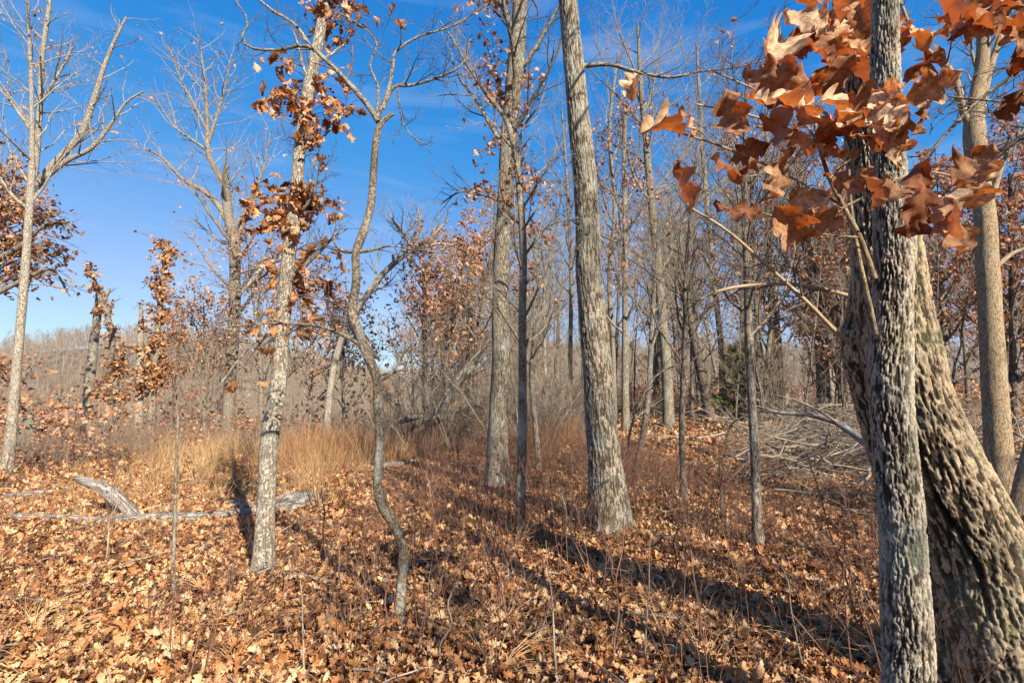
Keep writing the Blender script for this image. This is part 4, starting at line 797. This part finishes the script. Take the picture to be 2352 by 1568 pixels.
fallen('fallen_tree', 'fallen dark tree leaning diagonally against the woods above its torn brush', [(1000, 975, 26, 13.5), (1018, 930, 26, 13.6), (1045, 885, 24, 13.8), (1075, 845, 18, 14), (1110, 800, 12, 14.3), (1130, 760, 6, 14.5)], B_OAK, 'fallen tree', 14, 50, twn=40, twl=1.3, seed=46, twm=T_DARK, limbs=[([(905, 975, 10), (940, 962, 13), (985, 952, 14), (1010, 966, 14), (1050, 945, 12), (1080, 930, 10), (1115, 938, 6)], 13.3), ([(1010, 960, 18), (1035, 910, 17), (1060, 870, 12), (1090, 840, 8)], 13.2), ([(985, 960, 12), (955, 975, 10), (925, 1000, 7)], 12.8)])
fallen('fallen_log', 'grey lichened rotten log lying flat behind the crooked tree', [(850, 1078, 14), (900, 1074, 18), (960, 1066, 12)], B_FALL, 'log', 12, 24, rough=.2, seed=47)
fallen('fallen_log', 'dead branch slanting on the ground left of the furrowed trunk foot', [(1250, 1100, 6), (1290, 1075, 9), (1330, 1055, 10), (1352, 1045, 10)], B_DARK, 'branch', 10, 24, rough=.12, seed=48, twn=5, twl=.6)
fallen('fallen_log', 'pale log lying at the edge of the woods behind the slim dark sapling', [(1560, 975, 8), (1620, 966, 10), (1690, 964, 11), (1760, 970, 8)], B_PALE, 'log', 10, 24, rough=.1, seed=49, twn=6, twl=.8)
fallen('fallen_log', 'crooked fallen limb on the leaves just right of the furrowed trunk foot', [(1440, 1110, 9), (1480, 1120, 11), (1510, 1140, 10), (1530, 1165, 7)], B_FALL, 'branch', 10, 24, rough=.15, seed=50, twn=4, twl=.5)
# brush pile: every branch on its own
def brush_pile(label, spots, seed):
    q = np.random.default_rng(seed); c = G(*spots[0][:2]); r = thing('brush_pile', label, 'brush pile', Vector(c))
    for (x0, y0, x1, y1, n, w, hgt) in spots:
        for k in range(n):
            px, py = x0+(x1-x0)*q.random(), y0+(y1-y0)*q.random(); p = G(px, py); a = q.normal(0, .75)+(PI if q.random() < .5 else 0)
            ln = (.8+2.2*q.random()); rad = (.006+.022*q.random()**2)*w; tilt = q.normal(0, .22)
            D = np.array([[math.cos(a), math.sin(a), tilt]]); st = p-D[0]*ln/2+np.array([0, 0, rad+hgt*q.random()**1.5])
            g = grow(st[None], D, np.array([ln]), np.array([rad]), [dict(K=8, sides=6, wig=.16, up=0, tip=.3, t0=.3), dict(n=6, K=5, sides=3, wig=.25, up=.0, lf=.42, ang=.6, rmin=.003), dict(n=4, K=4, sides=3, wig=.28, up=0, lf=.5, ang=.7, rmin=.002)], q)
            for P_, R_, s_ in g:
                gzv = gz(P_[..., 0], P_[..., 1]); P_[..., 2] = np.maximum(P_[..., 2], gzv+.01)
            part('branch', tube_mesh('branch', g, (T_STICK, T_STICK, T_GREY, T_DARK)[q.integers(0, 4)]), r)
    return r
brush_pile('wide heap of bleached dead branches left of the near trunks', [(1700, 965, 2060, 1110, 150, 1.5, .5), (1750, 960, 2050, 1020, 110, 1.4, .85), (1560, 1000, 1800, 1090, 22, .7, .15), (1900, 1000, 2060, 1080, 24, 2.2, .3), (1750, 1090, 2060, 1180, 18, .7, .1)], 70)
brush_pile('heap of dead branches and sticks behind the leaning oak, under the tan-barked tree', [(2150, 960, 2380, 1090, 70, 1.6, .6), (2150, 950, 2400, 1000, 50, 1.6, .9)], 71)
brush_pile('low scatter of dark broken branches at the woods edge left of the furrowed trunk', [(1230, 965, 1345, 995, 30, .9, .3), (1440, 955, 1680, 985, 26, .8, .25)], 72)
fallen('fallen_branch', 'long arching grey branch reaching out of the brush pile towards the thin straight sapling', [(2045, 1050, 30, 6.2), (2000, 1022, 26, 6.4), (1960, 995, 17, 6.6), (1920, 970, 14, 6.8), (1870, 955, 11, 7), (1800, 948, 9, 7.2), (1740, 945, 6, 7.4), (1680, 975, 4, 7.6), (1665, 1030, 2, 7.7)], B_FALL, 'branch', 12, 50, rough=.1, twn=9, twl=.8, seed=51)
fallen('fallen_branch', 'thick bleached branch lying low along the front of the brush pile', [(2060, 1108, 10), (2000, 1095, 11), (1940, 1088, 10), (1880, 1098, 8), (1800, 1092, 6), (1700, 1098, 4)], B_FALL, 'branch', 10, 50, rough=.12, twn=9, twl=.7, seed=52)
# ------------------------------------------------------------------ thin shoots that stand out in the foreground
shoots = [(1280, 1560, 1250, 1240, 'nearly straight'), (1410, 1545, 1430, 1190, 'tall reddish'), (1150, 1440, 1132, 1180, 'slim pale'), (1480, 1540, 1495, 1220, 'thin forked'), (1190, 1480, 1100, 1220, 'left-leaning'), (1620, 1500, 1585, 1260, 'small grey'),
          (700, 1560, 690, 1330, 'short brown'), (860, 1500, 905, 1300, 'right-leaning brown'), (800, 1440, 780, 1180, 'wispy red'), (1010, 1520, 1050, 1300, 'bent pale'), (1960, 1565, 1930, 1150, 'long red'), (2000, 1520, 1850, 1040, 'long arching red'), (1850, 1560, 1790, 1280, 'straight tan'), (650, 1390, 700, 1180, 'curving red'), (735, 1280, 745, 1120, 'upright grey'), (1330, 1300, 1290, 1130, 'low branching'), (1540, 1380, 1560, 1200, 'twiggy brown'), (90, 1190, 60, 1110, 'forked grey'), (240, 1300, 260, 1120, 'faint tan'), (1000, 1240, 985, 1080, 'dark red')]
for k, (x0, y0, x1, y1, adj) in enumerate(shoots):
    d = G(x0, y0)[1]; q = np.random.default_rng(700+k); ys_ = np.linspace(0, 1, 6)
    pts = [(x0+(x1-x0)*t+q.normal(0, 5)*(t > 0), y0+(y1-y0)*t, (5.5-3.5*t)) for t in ys_]; W3, R3 = traced(pts, d, .05); R3 = np.minimum(R3, .007); tp, tr = resample(W3, R3, 16)
    r = thing('shoot', f'{adj} leafless shoot rising from the leaf litter' if k not in (17, 18) else f'{adj} leafless shoot near the long weathered log', 'shoot', Vector(tp[0]), 'thin shoots in the foreground')
    part('stem', tube_mesh('stem', [(tp[None], tr[None], 6)], T_RED if k % 3 else T_STICK), r); part('twigs', tube_mesh('twigs', side_shoots(tp, tr, 6, .22, q), T_RED), r)
# small yellow-leaved sprigs
for (x, y, n_, lab) in ((1055, 1262, 14, 'tiny sprig with yellow-green leaves in the shade behind the lichened branch'), (1025, 1312, 8, 'smaller yellow-leaved sprig nearer the crooked tree foot')):
    d = G(x, y+60)[1]; c = P(x, y, d); q = np.random.default_rng(int(x)); r = thing('yellow_sprig', lab, 'seedling', Vector((c[0], c[1], float(gz(c[0], c[1])))))
    b_ = np.array([c[0], c[1], float(gz(c[0], c[1]))]); e = c+q.standard_normal((4, 3))*np.array([.10, .06, .03]); t = np.linspace(0, 1, 5)[None, :, None]
    part('stem', tube_mesh('stem', [(b_*(1-t)+e[:, None]*t, np.full((4, 5), .0022), 4)], T_RED), r)
    for k in range(n_):
        V, F, T = leaf_cloud(e[k % 4][None]+q.standard_normal((1, 3))*.03, np.array([.045]), rand_unit(1, q)*np.array([1, 1, .2]), [leaf_template(6, curl=.3, width=.3, seed=3)[:2]], q); part('leaf', new_mesh('leaf', V, F, L_YEL, True, {'tone': T}), r)

# ------------------------------------------------------------------ near sprout of large lobed leaves (belongs to the leaning oak)
from mathutils import Matrix
HL = []
for k in range(8):
    V, F, vn = leaf_template(38, curl=(.9, -.8, 1.5, .4, -1.3, 1.1, -.5, 2.0)[k], cup=(.35, -.3, .6, -.5)[k % 4], width=(.40, .44, .37, .42)[k % 4], lobes=(3, 4, 3, 3)[k % 4], across=6, sweep=(.35, .4, .2)[k % 3], seed=900+k, wr=.05, roll=(0, 2.2, 0, 3.2, 1.2)[k % 5])
    rt = np.random.default_rng(k); HL.append((V, F, vn))
SP = [([(2012, 768, 11), (1998, 700, 10), (1975, 600, 9), (1958, 500, 8), (1952, 440, 6), (1950, 380, 4)], 1.95), ([(2010, 640, 12), (1975, 545, 11), (1940, 480, 10), (1905, 410, 9), (1880, 330, 8), (1872, 280, 5)], 1.9), ([(1930, 470, 6), (1850, 425, 5), (1740, 370, 5), (1640, 330, 5), (1560, 305, 4), (1500, 285, 3)], 1.85),
      ([(1880, 330, 5), (1830, 250, 4), (1800, 160, 4), (1790, 60, 3)], 1.85), ([(1872, 290, 5), (1900, 200, 4), (1905, 100, 4), (1920, -20, 3)], 1.85), ([(1930, 480, 6), (2010, 440, 5), (2090, 400, 5), (2170, 400, 4), (2230, 430, 3)], 1.7), ([(1905, 410, 5), (1990, 330, 5), (2080, 240, 4), (2130, 200, 3)], 1.75), ([(1640, 330, 3), (1590, 300, 2.5), (1560, 400, 2)], 1.8),
      ([(1975, 545, 6), (1900, 540, 5), (1840, 520, 4), (1700, 470, 3)], 1.9), ([(2360, 60, 6), (2310, 40, 5), (2250, 20, 4), (2180, 0, 3)], 1.6)]
sp_root = Vector(P(2010, 768, 2.0))
sprout = link('sprout', None, lean); sprout.location = sp_root-lean.location
abs0 = sp_root
for pts, d in SP[:9]:
    W3, R3 = traced(pts, d, 0); tp, tr = resample(W3, R3, 20); me = tube_mesh('twig', [(tp[None], tr[None], 8)], B_SMOOTH); me.transform(Matrix.Translation(abs0).inverted()); link('twig', me, sprout)
def hero_leaf(parent, origin, x, y, size, ang, tone, d, q, tx=None, k=None):
    V, F, vn = HL[q.integers(0, 8) if k is None else k]; s = size/FPX*d*.98
    a = math.radians(ang); X = unit(np.array([math.cos(a), q.normal(0, .35), math.sin(a)])); nrm = unit(np.array([q.normal(.2, .5), -1, q.normal(.1, .55)]))
    Z = unit(nrm-X*nrm.dot(X)); Yv = np.cross(Z, X); M = np.column_stack([X, Yv, Z])*s
    c = P(x, y, d)-M@np.array([.5, 0, .05]); w = (V@M.T)+c-np.array(origin)
    me = new_mesh('leaf', w, F, L_HERO, True, {'tone': np.clip(tone*.9+.14+.14*vnoise(V*3+q.random()*9), 0, 1), 'vein': vn}); return link('leaf', me, parent)
q = np.random.default_rng(77)
# x, y, size in view, direction its tip points (degrees, 0 = right, 90 = up), tone, distance
LV = [(1552, 425, 165, -112, .18, 1.75), (1520, 285, 120, 15, .75, 1.8), (1592, 268, 80, -35, .6, 1.8), (1450, 200, 70, 100, .95, 1.85), (1690, 262, 135, -60, .45, 1.8), (1762, 315, 120, -150, .25, 1.8), (1665, 400, 120, -80, .12, 1.8), (1692, 482, 115, -30, .1, 1.82), (1790, 395, 135, -120, .5, 1.8), (1818, 515, 130, -50, .5, 1.85), (1850, 470, 110, -60, .7, 1.9),
      (1790, 100, 150, 60, .95, 1.75), (1800, 175, 170, 165, .45, 1.7), (1850, 45, 120, -20, .9, 1.75), (1760, 150, 100, 110, .85, 1.8), (1880, 120, 130, -100, .3, 1.8), (1920, 60, 130, 60, .6, 1.8), (1820, 230, 110, -20, 1, 1.7), (1875, 240, 120, 20, 1, 1.65), (1940, 225, 140, 10, 1, 1.65), (1985, 165, 130, -40, .4, 1.75), (1930, 170, 120, -120, .4, 1.8), (1740, 225, 60, 120, .9, 1.75),
      (2035, 245, 120, -65, 1, 1.6), (2060, 215, 90, -40, .95, 1.6), (2125, 210, 130, 30, .65, 1.6), (2140, 250, 110, -80, .4, 1.6), (1960, 290, 120, -60, .45, 1.75), (1870, 300, 110, -140, .4, 1.8), (1830, 330, 100, -100, .6, 1.8), (1905, 360, 120, -50, .55, 1.85), (1980, 330, 110, -100, .3, 1.8), (2040, 330, 110, -30, .6, 1.7), (2080, 360, 100, 0, .8, 1.65),
      (2140, 455, 190, -80, .12, 1.45), (2240, 500, 230, -15, .85, 1.45), (2225, 408, 140, 20, .45, 1.5), (2190, 520, 150, -100, .55, 1.5), (2260, 430, 130, 5, .95, 1.5), (2070, 440, 120, -70, .45, 1.6), (2010, 430, 100, -50, .5, 1.7), (1945, 420, 110, -30, .5, 1.8), (1890, 500, 100, -20, .55, 1.85), (2085, 300, 90, -90, .5, 1.65), (2110, 150, 110, 60, .35, 1.7),
      (1900, 20, 120, 170, .5, 1.8), (1975, 30, 120, 100, .5, 1.8), (1960, 100, 120, -30, .35, 1.8), (2080, 50, 110, -30, .35, 1.7), (2100, 90, 110, -90, .7, 1.7), (1840, 110, 110, -60, .35, 1.85), (1780, 250, 110, -110, .3, 1.85), (1730, 340, 100, -160, .3, 1.85), (1850, 190, 110, 150, .5, 1.75), (1905, 300, 100, 45, .35, 1.85), (1990, 250, 120, 160, .4, 1.8), (2010, 280, 100, -30, .9, 1.65)]
for e in LV:
    if 1930 < e[0] < 2115 and e[1] < 210: e = (*e[:5], 2.55)      # these hang behind the upright trunk
    hero_leaf(sprout, abs0, *e, q)
for k in range(8): hero_leaf(sprout, abs0, q.uniform(1770, 1960), q.uniform(0, 330), q.uniform(80, 130), q.uniform(-160, 60), q.uniform(.2, .8), q.uniform(1.85, 2.05), q)
# twig with leaves reaching in from the top corner
t2 = thing('oak_branch', 'branch of orange-brown oak leaves hanging in from the corner above the forked tan-barked tree', 'branch', Vector(P(2400, 70, 1.6)))
W3, R3 = traced([(2520, 100, 9), (2420, 75, 7), (2360, 60, 6), (2310, 40, 5), (2250, 20, 4), (2180, 0, 3)], 1.6, 0); tp, tr = resample(W3, R3, 20); part('twig', tube_mesh('twig', [(tp[None], tr[None], 8)], B_SMOOTH), t2)
W3, R3 = traced([(2420, 75, 6), (2380, 150, 5), (2350, 220, 4)], 1.6, 0); tp, tr = resample(W3, R3, 20); part('twig', tube_mesh('twig', [(tp[None], tr[None], 8)], B_SMOOTH), t2)
for e in [(2190, 25, 130, -60, .4, 1.6), (2250, 60, 150, -110, .35, 1.55), (2300, 30, 150, -60, .5, 1.6), (2320, 90, 120, -100, .45, 1.6), (2240, 10, 110, 170, .7, 1.6), (2350, 130, 90, -80, .2, 1.6), (2352, 225, 110, -110, .1, 1.6), (2170, 60, 90, -90, .8, 1.65), (2285, 75, 130, -80, .4, 1.6), (2345, 20, 120, -30, .5, 1.6), (2215, 90, 100, -70, .35, 1.62)]: hero_leaf(t2, t2.location, *e, q)
# dark branches crossing the sky in the corner
for lab, pts, d in (('dark straight branch slanting up to the corner in front of the forked tan-barked tree', [(2500, -10, 10), (2352, 150, 9), (2250, 230, 9), (2180, 300, 8), (2120, 370, 7), (2090, 400, 5)], 2.3), ('dark branch entering low beside the tan-barked tree from outside the frame', [(2520, 230, 14), (2352, 312, 12), (2290, 360, 10), (2240, 385, 7), (2150, 380, 4)], 2.6), ('pale thin horizontal twig crossing the forked tan-barked tree', [(2500, 262, 7), (2352, 240, 6), (2260, 230, 5), (2180, 222, 4)], 2.2)):
    r = thing('branch', lab, 'branch', Vector(P(*pts[0][:2], d))); W3, R3 = traced(pts, d, 0); tp, tr = resample(W3, R3, 24)
    part('stem', tube_mesh('stem', [(tp[None], tr[None], 10)], B_DARK if 'dark' in lab else B_SMOOTH), r); part('twigs', tube_mesh('twigs', side_shoots(tp, tr, 7, .3, q), T_DARK), r)

# red-brown seedling leaves in the shade before the brush pile
sd = thing('oak_seedling', 'small oak seedling with dark red-brown leaves between the slim sapling and the brush pile', 'seedling', Vector(G(1660, 1200)))
d_ = G(1660, 1200)[1]; q = np.random.default_rng(9)
for e_ in ((1610, 1060), (1650, 1040), (1690, 1030), (1700, 1075), (1630, 1110)):
    W3, R3 = traced([(1660, 1200, 5), (1658, 1130, 4), (e_[0], e_[1], 3)], d_, .05); tp, tr = resample(W3, R3, 12); part('stem', tube_mesh('stem', [(tp[None], tr[None], 5)], T_DARK), sd)
for k in range(22):
    x_, y_ = q.normal(1655, 42), q.normal(1075, 38); c = P(x_, y_, d_+q.normal(0, .08)); o = link('leaf', LEAF_M[q.integers(0, 7)], sd); R = rot_from(unit(q.standard_normal((1, 3))+np.array([[0, 0, -.8]])), q.random(1)*6)[0]*.12; L0_ = sd.location
    o.matrix_local = Matrix([list(R[0])+[c[0]-L0_.x], list(R[1])+[c[1]-L0_.y], list(R[2])+[c[2]-L0_.z], [0, 0, 0, 1]])

# ------------------------------------------------------------------ trees standing behind the photographer, whose shadows cross the clearing
SH = [(10.1, -4, 1.0, 0, KINDS), (13.6, -2.2, 1.0, 1, LEAFY), (10.6, -5.4, .75, 0, LEAFY), (15, -7, 1.1, 2, KINDS), (14.5, -10, 1.2, 1, LEAFY), (18, -11, 1.2, 3, KINDS), (16, -2, 1.1, 0, LEAFY), (19, -9, 1.3, 2, LEAFY), (4.9, -3.4, 1.2, 0, POLE), (9.2, -2.8, 1.3, 3, POLE), (5.6, -5.2, 1.4, 2, POLE), (8.2, -1.0, 1.2, 0, POLE), (9.4, -4.6, 1.4, 3, POLE)]
for x, y, s, k, KD in SH: place(KD[k], x, y, s, k*1.3, 'bare_tree', 'bare tree standing behind the viewer at the side of the clearing', 'trees behind the viewer')
